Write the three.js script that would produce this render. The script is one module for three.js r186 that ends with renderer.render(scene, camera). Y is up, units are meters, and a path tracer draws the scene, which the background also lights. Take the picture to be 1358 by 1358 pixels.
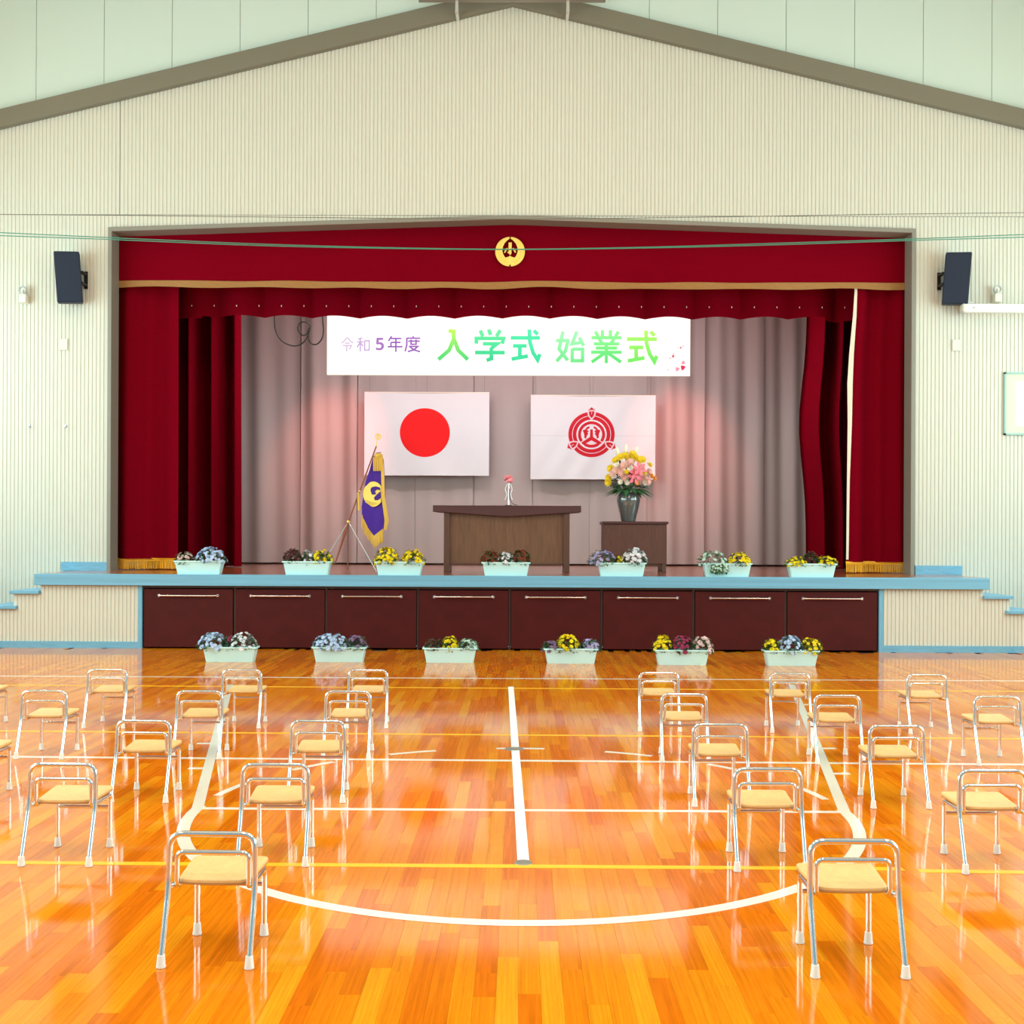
import * as THREE from 'three';
import { mergeGeometries } from 'three/addons/utils/BufferGeometryUtils.js';
import { RoundedBoxGeometry } from 'three/addons/geometries/RoundedBoxGeometry.js';
import { RectAreaLightUniformsLib } from 'three/addons/lights/RectAreaLightUniformsLib.js';

// ------------------------------------------------------------------ camera
const FOCAL = 1460, CX = 679, HORIZON = 714, EYE = 1.525;
const scene = new THREE.Scene();
scene.background = new THREE.Color(0.55, 0.7, 0.78);
const camera = new THREE.PerspectiveCamera(2 * Math.atan(679 / FOCAL) * 180 / Math.PI, 1, 0.1, 200);
camera.position.set(0, EYE, 0);
camera.rotation.order = 'YXZ';
camera.rotation.set(0, 0.0075, 0.0045);
camera.setViewOffset(1358, 1358, 0, 679 - HORIZON, 1358, 1358);
camera.updateMatrixWorld(true);
scene.add(camera);

const renderer = new THREE.WebGLRenderer({ antialias: true });
renderer.toneMapping = THREE.LinearToneMapping;
renderer.toneMappingExposure = 1.0;
renderer.shadowMap.enabled = true;
RectAreaLightUniformsLib.init();

// light levels (radiance of each source)
const DAYLIGHT = new THREE.Color(0.72, 1.0, 1.0), DAY_POWER = 5.2;
const LAMP = new THREE.Color(1.0, 0.85, 0.63), LAMP_POWER = 19;
const BORDER = new THREE.Color(1.0, 0.93, 0.90), BORDER_POWER = 70;

const SODIUM = new THREE.Color(1.0, 0.74, 0.44), SODIUM_POWER = 150;
const SPOT = new THREE.Color(1.0, 0.25, 0.20), SPOT_POWER = 50;
const WASH = new THREE.Color(1.0, 0.80, 0.82), WASH_POWER = 36;

// ------------------------------------------------------------------ helpers
function rng(seed) { let a = seed >>> 0; return () => { a = (a + 0x6D2B79F5) | 0; let t = Math.imul(a ^ (a >>> 15), 1 | a); t = (t + Math.imul(t ^ (t >>> 7), 61 | t)) ^ t; return ((t ^ (t >>> 14)) >>> 0) / 4294967296; }; }
const V = (x, y, z) => new THREE.Vector3(x, y, z);
function ray(px, py) { return V((px - CX) / FOCAL, -(py - HORIZON) / FOCAL, -1).applyQuaternion(camera.quaternion); }
function P(px, py, d) { const r = ray(px, py), t = -d / r.z; return V(r.x * t, EYE + r.y * t, -d); }           // on the upright plane d metres ahead
function F(px, py, h = 0) { const r = ray(px, py), t = (h - EYE) / r.y; return V(r.x * t, h, r.z * t); }       // on the level plane at height h
const ORDINAL = ['first', 'second', 'third', 'fourth', 'fifth', 'sixth', 'seventh', 'eighth', 'ninth', 'tenth'];
const used = {};
function numbered(name) { const k = used[name] = (used[name] ?? -1) + 1; return k ? `${name}_${String(k).padStart(3, '0')}` : name; }
function mesh(name, geometry, material, parent) {
  const m = new THREE.Mesh(geometry, material); m.name = parent ? name : numbered(name); m.castShadow = m.receiveShadow = true;
  (parent || scene).add(m); return m;
}
function group(name, position = V(0, 0, 0), turn = 0) { const g = new THREE.Group(); g.name = numbered(name); g.position.copy(position); g.rotation.y = turn; scene.add(g); return g; }
function tag(o, label, category, groupName) { o.userData.label = label; o.userData.category = category; if (groupName) o.userData.group = groupName; return o; }
function struct(o, label) { o.userData.kind = 'structure'; if (label) o.userData.label = label; return o; }
function box(w, h, d, x = 0, y = 0, z = 0) { return new THREE.BoxGeometry(w, h, d).translate(x, y, z); }
function rbox(w, h, d, r, x = 0, y = 0, z = 0, seg = 2) { return new RoundedBoxGeometry(w, h, d, seg, r).translate(x, y, z); }
function span(x0, x1, y0, y1, z0, z1) { return box(x1 - x0, y1 - y0, z1 - z0, (x0 + x1) / 2, (y0 + y1) / 2, (z0 + z1) / 2); }
function tube(points, r, seg = 24, rad = 8, closed = false, tension = 0.5) { return new THREE.TubeGeometry(new THREE.CatmullRomCurve3(points, closed, 'catmullrom', tension), seg, r, rad, closed); }
function rod(a, b, r0, r1 = r0, rad = 10) { const l = a.distanceTo(b); const g = new THREE.CylinderGeometry(r1, r0, l, rad); g.translate(0, l / 2, 0); g.applyQuaternion(new THREE.Quaternion().setFromUnitVectors(V(0, 1, 0), b.clone().sub(a).normalize())); return g.translate(a.x, a.y, a.z); }
function merge(list) { return mergeGeometries(list.map(g => { const n = g.index ? g.toNonIndexed() : g; for (const k of Object.keys(n.attributes)) if (!['position', 'normal', 'uv', 'color'].includes(k)) n.deleteAttribute(k); return n; })); }
function fromTriangles(pos, uv) { const g = new THREE.BufferGeometry(); g.setAttribute('position', new THREE.Float32BufferAttribute(pos, 3)); g.setAttribute('uv', new THREE.Float32BufferAttribute(uv || new Array(pos.length / 3 * 2).fill(0), 2)); g.computeVertexNormals(); return g; }
function roundPath(pts, r) { // polyline with rounded corners
  const path = new THREE.CurvePath();
  let last = pts[0];
  for (let i = 1; i < pts.length - 1; i++) {
    const a = pts[i - 1].clone().sub(pts[i]).normalize().multiplyScalar(r).add(pts[i]), b = pts[i + 1].clone().sub(pts[i]).normalize().multiplyScalar(r).add(pts[i]);
    path.add(new THREE.LineCurve3(last, a)); path.add(new THREE.QuadraticBezierCurve3(a, pts[i], b)); last = b;
  }
  path.add(new THREE.LineCurve3(last, pts[pts.length - 1])); return path;
}
function pipe(pts, r, corner, rad = 8, per = 5) {      // tube along a rounded polyline, with few segments on the straights
  const path = roundPath(pts, corner), stops = [];
  for (const c of path.curves) { const n = c.isLineCurve3 ? 1 : per; for (let i = 0; i < n; i++) stops.push(c.getPoint(i / n)); }
  stops.push(pts[pts.length - 1].clone());
  const lens = [0]; for (let i = 1; i < stops.length; i++) lens.push(lens[i - 1] + stops[i].distanceTo(stops[i - 1]));
  class Poly extends THREE.Curve { getPoint(t) { const f = t * (stops.length - 1), i = Math.min(Math.floor(f), stops.length - 2); return stops[i].clone().lerp(stops[i + 1], f - i); } getPointAt(t) { return this.getPoint(t); } getTangentAt(t) { const f = t * (stops.length - 1), i = Math.round(f); const a = stops[Math.max(0, i - 1)], b = stops[Math.min(stops.length - 1, i + 1)]; return b.clone().sub(a).normalize(); } getTangent(t) { return this.getTangentAt(t); } }
  return new THREE.TubeGeometry(new Poly(), stops.length - 1, r, rad, false);
}

// ------------------------------------------------------------------ textures
function noiseGrid(w, h, seed) { const r = rng(seed), g = new Float32Array(w * h); for (let i = 0; i < g.length; i++) g[i] = r(); return (x, y) => { const xi = Math.floor(x), yi = Math.floor(y), fx = x - xi, fy = y - yi, s = t => t * t * (3 - 2 * t), m = (a, n) => ((a % n) + n) % n; const at = (i, j) => g[m(j, h) * w + m(i, w)]; const a = at(xi, yi), b = at(xi + 1, yi), c = at(xi, yi + 1), d = at(xi + 1, yi + 1), u = s(fx), v = s(fy); return a + (b - a) * u + (c - a) * v + (a - b - c + d) * u * v; }; }
function dataTexture(w, h, fn, srgb = true) {
  const data = new Uint8Array(w * h * 4);
  for (let y = 0; y < h; y++) for (let x = 0; x < w; x++) { const c = fn(x / w, y / h), i = (y * w + x) * 4; for (let k = 0; k < 3; k++) data[i + k] = Math.max(0, Math.min(255, Math.round(255 * (c.length ? c[k] : c)))); data[i + 3] = 255; }
  const t = new THREE.DataTexture(data, w, h); t.wrapS = t.wrapT = THREE.RepeatWrapping; t.magFilter = THREE.LinearFilter; t.minFilter = THREE.LinearMipmapLinearFilter; t.generateMipmaps = true;
  if (srgb) t.colorSpace = THREE.SRGBColorSpace; t.needsUpdate = true; return t;
}
function canvasTexture(w, h, draw) { const c = document.createElement('canvas'); c.width = w; c.height = h; const g = c.getContext('2d'); draw(g, w, h); const t = new THREE.CanvasTexture(c); t.colorSpace = THREE.SRGBColorSpace; t.magFilter = THREE.LinearFilter; return t; }
const n1 = noiseGrid(64, 64, 11), n2 = noiseGrid(128, 128, 12), n3 = noiseGrid(32, 32, 13);
// wood grain running along v, near-neutral so that the material's own colour carries the hue
const grainMap = dataTexture(256, 512, (u, v) => { const w = n3(u * 6, v * 3) * 3; const g = 0.5 * n2(u * 96 + w, v * 6) + 0.3 * n1(u * 30 + w, v * 4) + 0.2 * n2(u * 128, v * 40); const l = 0.80 + 0.24 * g; return [l, l * (0.985 + 0.015 * g), l * (0.96 + 0.04 * g)]; });
const weaveMap = dataTexture(128, 128, (u, v) => { const l = 0.90 + 0.06 * n2(u * 128, v * 16) + 0.05 * n1(u * 12, v * 60); return [l, l, l]; });
const blotchMap = dataTexture(256, 256, (u, v) => { const l = 0.86 + 0.10 * n1(u * 9, v * 7) + 0.05 * n2(u * 60, v * 50); return [l, l, l]; });

// ------------------------------------------------------------------ materials
const std = (r, g, b, o = {}) => new THREE.MeshStandardMaterial({ color: new THREE.Color().setRGB(r, g, b), roughness: 0.7, ...o });
const phy = (r, g, b, o = {}) => new THREE.MeshPhysicalMaterial({ color: new THREE.Color().setRGB(r, g, b), roughness: 0.7, ...o });
const M = {
  ribbed: std(0.66, 0.672, 0.60, { roughness: 0.75 }),
  seam: std(0.25, 0.25, 0.22),
  upper: std(0.62, 0.76, 0.71, { roughness: 0.8 }),
  upperSeam: std(0.34, 0.42, 0.40),
  beam: std(0.19, 0.18, 0.135, { roughness: 0.6 }),
  frame: std(0.24, 0.23, 0.195, { roughness: 0.5 }),
  sideWall: std(0.74, 0.78, 0.73, { roughness: 0.8 }),
  backWall: std(0.18, 0.38, 0.58, { roughness: 0.8 }),
  ceiling: std(0.66, 0.68, 0.62, { roughness: 0.9 }),
  blue: std(0.19, 0.49, 0.72, { roughness: 0.45, map: blotchMap }),
  panel: phy(0.078, 0.008, 0.008, { roughness: 0.5, map: blotchMap, specularIntensity: 0.35 }),
  recess: std(0.075, 0.05, 0.045),
  plank: phy(1, 1, 1, { roughness: 0.075, map: grainMap, vertexColors: true, ior: 1.30 }),
  subfloor: std(0.10, 0.035, 0.01, { roughness: 0.8 }),
  deck: phy(0.42, 0.10, 0.035, { roughness: 0.35, map: grainMap, clearcoat: 0.8, clearcoatRoughness: 0.12 }),
  lineWhite: phy(0.93, 0.93, 0.82, { roughness: 0.4, clearcoat: 1.0, clearcoatRoughness: 0.15 }),
  lineYellow: phy(0.97, 0.55, 0.003, { roughness: 0.4, clearcoat: 0.3, specularIntensity: 0.4, clearcoatRoughness: 0.15 }),
  tape: std(0.84, 0.92, 0.92, { roughness: 0.5 }),
  socket: std(0.32, 0.32, 0.29, { metalness: 0.6, roughness: 0.4 }),
  chrome: std(0.80, 0.82, 0.84, { metalness: 1, roughness: 0.13 }),
  rubber: std(0.86, 0.90, 0.88, { roughness: 0.5 }),
  seat: phy(0.95, 0.63, 0.26, { roughness: 0.5, map: blotchMap, clearcoat: 0.3, clearcoatRoughness: 0.3 }),
  seatEdge: std(0.50, 0.25, 0.08, { roughness: 0.6 }),
  velvet: phy(0.20, 0.0006, 0.009, { roughness: 1, specularIntensity: 0.08, map: weaveMap, side: THREE.DoubleSide, sheen: 0.7, sheenRoughness: 0.3, sheenColor: new THREE.Color(0.75, 0.0, 0.10) }),
  lining: std(0.85, 0.74, 0.62, { side: THREE.DoubleSide }),
  goldBand: std(0.36, 0.17, 0.04, { roughness: 0.6, map: weaveMap, side: THREE.DoubleSide }),
  fringe: std(0.95, 0.47, 0.015, { roughness: 0.55, side: THREE.DoubleSide }),
  gold: std(0.93, 0.70, 0.15, { roughness: 0.45, metalness: 0.15 }),
  goldCloth: std(0.75, 0.46, 0.07, { roughness: 0.6, side: THREE.DoubleSide }),
  backdrop: std(0.40, 0.33, 0.325, { roughness: 0.9, side: THREE.DoubleSide }),
  stageWall: std(0.34, 0.30, 0.27, { roughness: 0.95 }),
  planter: std(0.58, 0.91, 0.93, { roughness: 0.45 }),
  soil: std(0.06, 0.035, 0.02, { roughness: 1 }),
  leaf: std(0.028, 0.125, 0.040, { roughness: 0.6, side: THREE.DoubleSide }),
  leafLight: std(0.06, 0.20, 0.07, { roughness: 0.6, side: THREE.DoubleSide }),
  deskWood: std(0.19, 0.085, 0.042, { roughness: 0.5, map: grainMap }),
  deskTop: std(0.075, 0.024, 0.024, { roughness: 0.4 }),
  deskPost: std(0.12, 0.05, 0.032, { roughness: 0.45, map: grainMap }),
  standWood: std(0.125, 0.042, 0.028, { roughness: 0.5, map: grainMap }),
  vase: phy(0.13, 0.145, 0.15, { roughness: 0.18, metalness: 0.35, clearcoat: 1, clearcoatRoughness: 0.05 }),
  navy: std(0.007, 0.016, 0.040, { roughness: 0.6 }),
  navyGrille: std(0.008, 0.018, 0.044, { roughness: 0.75 }),
  black: std(0.012, 0.012, 0.014, { roughness: 0.5 }),
  steel: std(0.45, 0.46, 0.47, { metalness: 0.9, roughness: 0.35 }),
  cream: std(0.80, 0.80, 0.66, { roughness: 0.6 }),
  plate: std(0.64, 0.67, 0.60, { roughness: 0.6 }),
  whitePaint: std(0.86, 0.90, 0.90, { roughness: 0.4 }),
  green: std(0.05, 0.27, 0.19, { roughness: 0.5 }),
  wire: std(0.16, 0.16, 0.14, { roughness: 0.6 }),
  cable: std(0.012, 0.012, 0.012, { roughness: 0.6 }),
  mat: std(0.62, 0.70, 0.52, { roughness: 0.8 }),
  paper: std(0.80, 0.86, 0.84, { roughness: 0.8 }),
  frameTeal: std(0.30, 0.50, 0.46, { roughness: 0.5 }),
  polewood: std(0.30, 0.085, 0.04, { roughness: 0.35 }),
  purple: std(0.055, 0.008, 0.30, { roughness: 0.75, side: THREE.DoubleSide }),
  purpleEmblem: std(0.055, 0.008, 0.25, { roughness: 0.75 }),
  pink: std(0.95, 0.32, 0.38, { roughness: 0.7, side: THREE.DoubleSide }),
  windowFrame: std(0.5, 0.52, 0.52, { metalness: 0.5, roughness: 0.4 }),
  windowGlass: std(0.6, 0.7, 0.7, { roughness: 0.6, emissive: DAYLIGHT.clone(), emissiveIntensity: 2.2 }),
  lampGlass: std(0.8, 0.8, 0.8, { roughness: 0.5, emissive: LAMP.clone(), emissiveIntensity: 4 }),
  sodiumGlass: std(0.8, 0.8, 0.8, { emissive: SODIUM.clone(), emissiveIntensity: 4 }),
  spotGlass: std(0.5, 0.2, 0.2, { emissive: SPOT.clone(), emissiveIntensity: 2 }),
  borderGlass: std(0.8, 0.8, 0.8, { roughness: 0.5, emissive: BORDER.clone(), emissiveIntensity: 3 }),
};

// ------------------------------------------------------------------ main measures
const D_FRONT = 15.0, D_LIP = 14.93, D_WALL = 16.5, D_BACK = 21.0;
const STAGE_H = 1.015, LIP_BOTTOM = 0.86;
const HALL_X = 9.6, HALL_Z = 7.5, CEIL = 10.9;
const gableApex = P(680, 9, D_WALL), gableL = P(0, 172, D_WALL), gableR = P(1358, 172, D_WALL);
const slopeL = (gableApex.y - gableL.y) / (gableApex.x - gableL.x), slopeR = (gableR.y - gableApex.y) / (gableR.x - gableApex.x);
const gable = x => x < gableApex.x ? gableApex.y + (x - gableApex.x) * slopeL : gableApex.y + (x - gableApex.x) * slopeR;
const openL = P(148, 500, D_WALL).x, openR = P(1208, 500, D_WALL).x;
const proApex = P(677, 291, D_WALL), proL = P(148, 307, D_WALL).y, proR = P(1208, 309, D_WALL).y;
const proTop = x => x < proApex.x ? proL + (proApex.y - proL) * (x - openL) / (proApex.x - openL) : proR + (proApex.y - proR) * (x - openR) / (proApex.x - openR);

// ------------------------------------------------------------------ hall floor
const floor = struct(group('floor'), 'varnished orange hardwood gymnasium floor with court markings');
{
  mesh('subfloor', span(-HALL_X, HALL_X, -0.10, -0.013, -D_FRONT - 0.6, HALL_Z), M.subfloor, floor);
  const W = 0.075, L = 0.909, R = rng(5);
  const variants = [];
  const tones = [[0.88, 0.245, 0.006], [0.91, 0.285, 0.008], [0.82, 0.20, 0.005], [0.92, 0.32, 0.010], [0.87, 0.235, 0.006], [0.90, 0.265, 0.007], [0.79, 0.185, 0.005], [0.90, 0.275, 0.008], [0.84, 0.215, 0.006], [0.94, 0.36, 0.014]];
  tones.forEach((c, i) => {
    const g = box(W - 0.0007, 0.012, L - 0.0008, 0, -0.006, 0), p = g.attributes.position, uv = g.attributes.uv, col = [];
    for (let k = 0; k < p.count; k++) { uv.setXY(k, i * 0.17 + p.getX(k) * 2.2, i * 0.31 + p.getZ(k) * 0.55); col.push(...c); }
    g.setAttribute('color', new THREE.Float32BufferAttribute(col, 3)); variants.push(g);
  });
  const boards = [];
  for (let x = -HALL_X + W / 2; x < HALL_X; x += W) {
    const off = R() * L;
    for (let z = HALL_Z - off; z > -D_FRONT - 0.2; z -= L) boards.push([x, z, variants[Math.floor(R() * R() * 0.999 * variants.length + R() * 4) % variants.length]]);
  }
  const inView = ([x, z]) => z < -3.3 && Math.abs(x) < -z * 0.50;
  const near = boards.filter(inView).sort((a, b) => b[1] - a[1]).slice(0, 300), nearSet = new Set(near);
  for (const [x, z, g] of near) { const m = mesh('plank', g, M.plank, floor); m.position.set(x, 0, z); }
  const rest = mesh('plank_field', merge(boards.filter(b => !nearSet.has(b)).map(([x, z, g]) => g.clone().translate(x, 0, z))), M.plank, floor);
  rest.userData.kind = 'stuff';
}
// court markings: thin paint films on the boards
{
  const T = 0.0012;
  const strip = (a, b, w, m, name = 'court_line') => {
    const dx = b.x - a.x, dz = b.z - a.z, l = Math.hypot(dx, dz), nx = -dz / l * w / 2, nz = dx / l * w / 2, s = new THREE.Shape();
    s.moveTo(a.x + nx, -(a.z + nz)); s.lineTo(b.x + nx, -(b.z + nz)); s.lineTo(b.x - nx, -(b.z - nz)); s.lineTo(a.x - nx, -(a.z - nz)); s.closePath();
    return mesh(name, new THREE.ExtrudeGeometry(s, { depth: T, bevelEnabled: false }).rotateX(-Math.PI / 2), m, floor);
  };
  const across = (py, x0, x1, w, m) => { const a = F(x0, py[0]), b = F(x1, py[1]); strip(a, b, w, m); };
  const wide = (yl, yr, w, m) => { const a = F(0, yl), b = F(1358, yr), k = 1.5; const dx = b.x - a.x, dz = (b.z - a.z) / dx; strip(V(-HALL_X + 0.8, 0, a.z + (-HALL_X + 0.8 - a.x) * dz), V(HALL_X - 0.8, 0, a.z + (HALL_X - 0.8 - a.x) * dz), w, m); };
  wide(896.5, 903, 0.05, M.lineWhite);
  wide(908.5, 917, 0.045, M.lineYellow);
  wide(969.5, 980, 0.045, M.lineYellow);
  wide(1003.5, 1014, 0.05, M.lineWhite);
  { const a = F(0, 1144), b = F(1198, 1152.5), c = F(1219, 1155), d = F(1358, 1157); const e = a.clone().lerp(b, -1.0); e.x = Math.max(e.x, -HALL_X + 0.8); strip(e, b, 0.05, M.lineYellow); strip(c, d.clone().lerp(c, -1.5), 0.05, M.lineYellow); }
  const ftL = F(262, 1072), ftR = F(1120, 1077), mid = ftL.clone().add(ftR).multiplyScalar(0.5), Rad = ftL.distanceTo(ftR) / 2;
  strip(ftL, ftR, 0.045, M.lineWhite);
  const keyL = F(305, 908), keyR = F(1050, 908);
  for (const [a, b] of [[keyL, ftL], [keyR, ftR]]) strip(a, b, 0.065, M.lineWhite).position.y = 0.00025;
  let lift = 0; const arc = (a0, a1, w, n) => { lift = 0.0005; const s = new THREE.Shape(), pts = []; for (let i = 0; i <= n; i++) { const t = a0 + (a1 - a0) * i / n; pts.push([mid.x + (Rad + w / 2) * Math.sin(t), mid.z - (Rad + w / 2) * Math.cos(t)]); } for (let i = n; i >= 0; i--) { const t = a0 + (a1 - a0) * i / n; pts.push([mid.x + (Rad - w / 2) * Math.sin(t), mid.z - (Rad - w / 2) * Math.cos(t)]); } pts.forEach(([x, z], i) => i ? s.lineTo(x, -z) : s.moveTo(x, -z)); s.closePath(); mesh('court_line', new THREE.ExtrudeGeometry(s, { depth: T, bevelEnabled: false }).rotateX(-Math.PI / 2), M.lineWhite, floor).position.y = lift; };
  const dg = Math.PI / 180;
  arc(88.5 * dg, 271.5 * dg, 0.066, 72);
  for (const a of [-75, -50, -25, 0, 25, 50, 75]) arc((a - 5.5) * dg, (a + 5.5) * dg, 0.045, 8);
  for (const [x0, x1, y] of [[261, 279, 986], [250, 271, 1019], [1090, 1108, 992.5], [1105, 1127, 1026], [1064, 1080, 934.5], [283, 299, 930]]) strip(F(x0, y), F(x1, y), 0.05, M.lineWhite);
  const t0 = F(677.5, 911), t1 = F(694, 1142); t0.y = t1.y = 0;
  const tp = strip(t0, t1, 0.056, M.tape, 'floor_tape'); tp.position.y = 0.0014;
  for (const [px, py, r] of [[694, 1144.5, 0.042], [682, 993.5, 0.07]]) { const c = F(px, py); const k = mesh('floor_socket', new THREE.LatheGeometry([[0, 0.005], [r * 0.55, 0.0052], [r * 0.6, 0.003], [r * 0.72, 0.003], [r * 0.76, 0.0052], [r * 0.94, 0.0045], [r, 0.0001]].map(q => new THREE.Vector2(...q)), 28), M.socket, floor); k.position.set(c.x, 0.0006, c.z); k.userData.label = 'round metal floor socket cap'; }
}

// ------------------------------------------------------------------ ribbed walls
function ribbedStrips(x0, x1, pitch, yb, yt, z, depth = 0.012) {  // vertical ribs; yb / yt give bottom and top at each x
  const pos = [], uv = [];
  const prof = [[0, -depth], [0.16, -depth], [0.26, 0], [0.90, 0], [1.0, -depth]];
  const quad = (xa, za, xb, zb) => { const a0 = yb(xa), a1 = yt(xa), b0 = yb(xb), b1 = yt(xb); if (a1 - a0 < 1e-4 && b1 - b0 < 1e-4) return; pos.push(xa, a0, za, xb, b0, zb, xb, b1, zb, xa, a0, za, xb, b1, zb, xa, a1, za); uv.push(xa, a0, xb, b0, xb, b1, xa, a0, xb, b1, xa, a1); };
  const n = Math.max(1, Math.round((x1 - x0) / pitch)), w = (x1 - x0) / n;
  for (let i = 0; i < n; i++) for (let k = 0; k + 1 < prof.length; k++) quad(x0 + (i + prof[k][0]) * w, z + prof[k][1], x0 + (i + prof[k + 1][0]) * w, z + prof[k + 1][1]);
  return fromTriangles(pos, uv);
}
{
  const z = -D_WALL, seamY = P(60, 284.5, D_WALL).y, xs = P(141, 200, D_WALL).x, xs2 = P(159, 200, D_WALL).x;
  const wall = struct(group('wall_front'), 'cream vertically ribbed gable wall around the stage opening');
  const pitch = 0.0585, g = 0.004;
  const lower = (a, b) => ribbedStrips(a, b, pitch, () => 0, () => seamY - g, z);
  const upper = (a, b) => ribbedStrips(a, b, pitch, x => (x > openL && x < openR) ? Math.max(seamY + g, proTop(x)) : seamY + g, x => gable(x), z);
  mesh('ribbed_panel', lower(-HALL_X, openL), M.ribbed, wall);
  mesh('ribbed_panel', lower(openR, HALL_X), M.ribbed, wall);
  mesh('ribbed_panel', ribbedStrips(openL, openR, pitch, x => Math.min(proTop(x), seamY - g), () => seamY - g, z), M.ribbed, wall);
  mesh('ribbed_panel', upper(-HALL_X, xs2 - g), M.ribbed, wall);
  mesh('ribbed_panel', upper(xs2 + g, HALL_X), M.ribbed, wall);
  // the wall's core behind the ribs, with the opening left free
  const s = new THREE.Shape(); s.moveTo(-HALL_X, 0); s.lineTo(openL, 0); s.lineTo(openL, proTop(openL + 0.001)); s.lineTo(proApex.x, proApex.y); s.lineTo(openR, proTop(openR - 0.001)); s.lineTo(openR, 0); s.lineTo(HALL_X, 0); s.lineTo(HALL_X, CEIL); s.lineTo(-HALL_X, CEIL); s.closePath();
  mesh('wall_core', new THREE.ExtrudeGeometry(s, { depth: 0.2, bevelEnabled: false }).translate(0, 0, z - 0.216), M.seam, wall);
}
{ // pale boards above the gable
  const up = struct(group('wall_upper'), 'pale green boarded wall above the grey gable beam');
  const joints = []; const w = P(1221, 100, D_WALL).x - P(1130, 100, D_WALL).x;
  const xL = P(48, 60, D_WALL).x;
  for (let k = -3; k < 18; k++) joints.push(xL + k * w);
  const backing = []; 
  for (let i = 0; i + 1 < joints.length; i++) {
    const a = Math.max(joints[i] + 0.004, -HALL_X), b = Math.min(joints[i + 1] - 0.004, HALL_X); if (b - a < 0.05) continue;
    const cuts = (a < gableApex.x && b > gableApex.x) ? [a, gableApex.x, b] : [a, b];
    const s = new THREE.Shape(); s.moveTo(a, CEIL); cuts.forEach(x => s.lineTo(x, gable(x) + 0.1)); s.lineTo(b, CEIL); s.closePath();
    mesh('wall_board', new THREE.ExtrudeGeometry(s, { depth: 0.012, bevelEnabled: false }).translate(0, 0, -D_WALL - 0.014), M.upper, up);
  }
}
for (const [sgn, label] of [[-1, 'flag'], [1, 'vase']]) {  // gable beam: two sloping grey halves
  const x0 = gableApex.x, x1 = sgn * HALL_X, th = P(0, 149, D_WALL).y - gableL.y;
  const s = new THREE.Shape(); s.moveTo(x0, gable(x0)); s.lineTo(x1, gable(x1)); s.lineTo(x1, gable(x1) + th); s.lineTo(x0, gable(x0) + th); s.closePath();
  struct(mesh(sgn < 0 ? 'trim_1' : 'trim_2', new THREE.ExtrudeGeometry(s, { depth: 0.10, bevelEnabled: true, bevelSize: 0.006, bevelThickness: 0.006, bevelSegments: 1 }).translate(0, 0, -D_WALL - 0.01), M.beam), 'grey sloping gable beam');
}
{ // proscenium frame, with a deep reveal
  const out = 0.12, top = P(677, 286.5, D_WALL).y - proApex.y, s = new THREE.Shape();
  const inset = 0.004;
  s.moveTo(openL - 0.045, STAGE_H); s.lineTo(openL - 0.045, proL + top); s.lineTo(proApex.x, proApex.y + top); s.lineTo(openR + 0.045, proR + top); s.lineTo(openR + 0.045, STAGE_H);
  s.lineTo(openR - inset, STAGE_H); s.lineTo(openR - inset, proR - inset); s.lineTo(proApex.x, proApex.y - inset * 0.8); s.lineTo(openL + inset, proL - inset); s.lineTo(openL + inset, STAGE_H); s.closePath();
  struct(mesh('trim_3', new THREE.ExtrudeGeometry(s, { depth: 0.30, bevelEnabled: true, bevelSize: 0.004, bevelThickness: 0.004, bevelSegments: 1 }).translate(0, 0, -D_WALL - 0.26), M.frame), 'grey frame around the stage opening');
}

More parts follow.
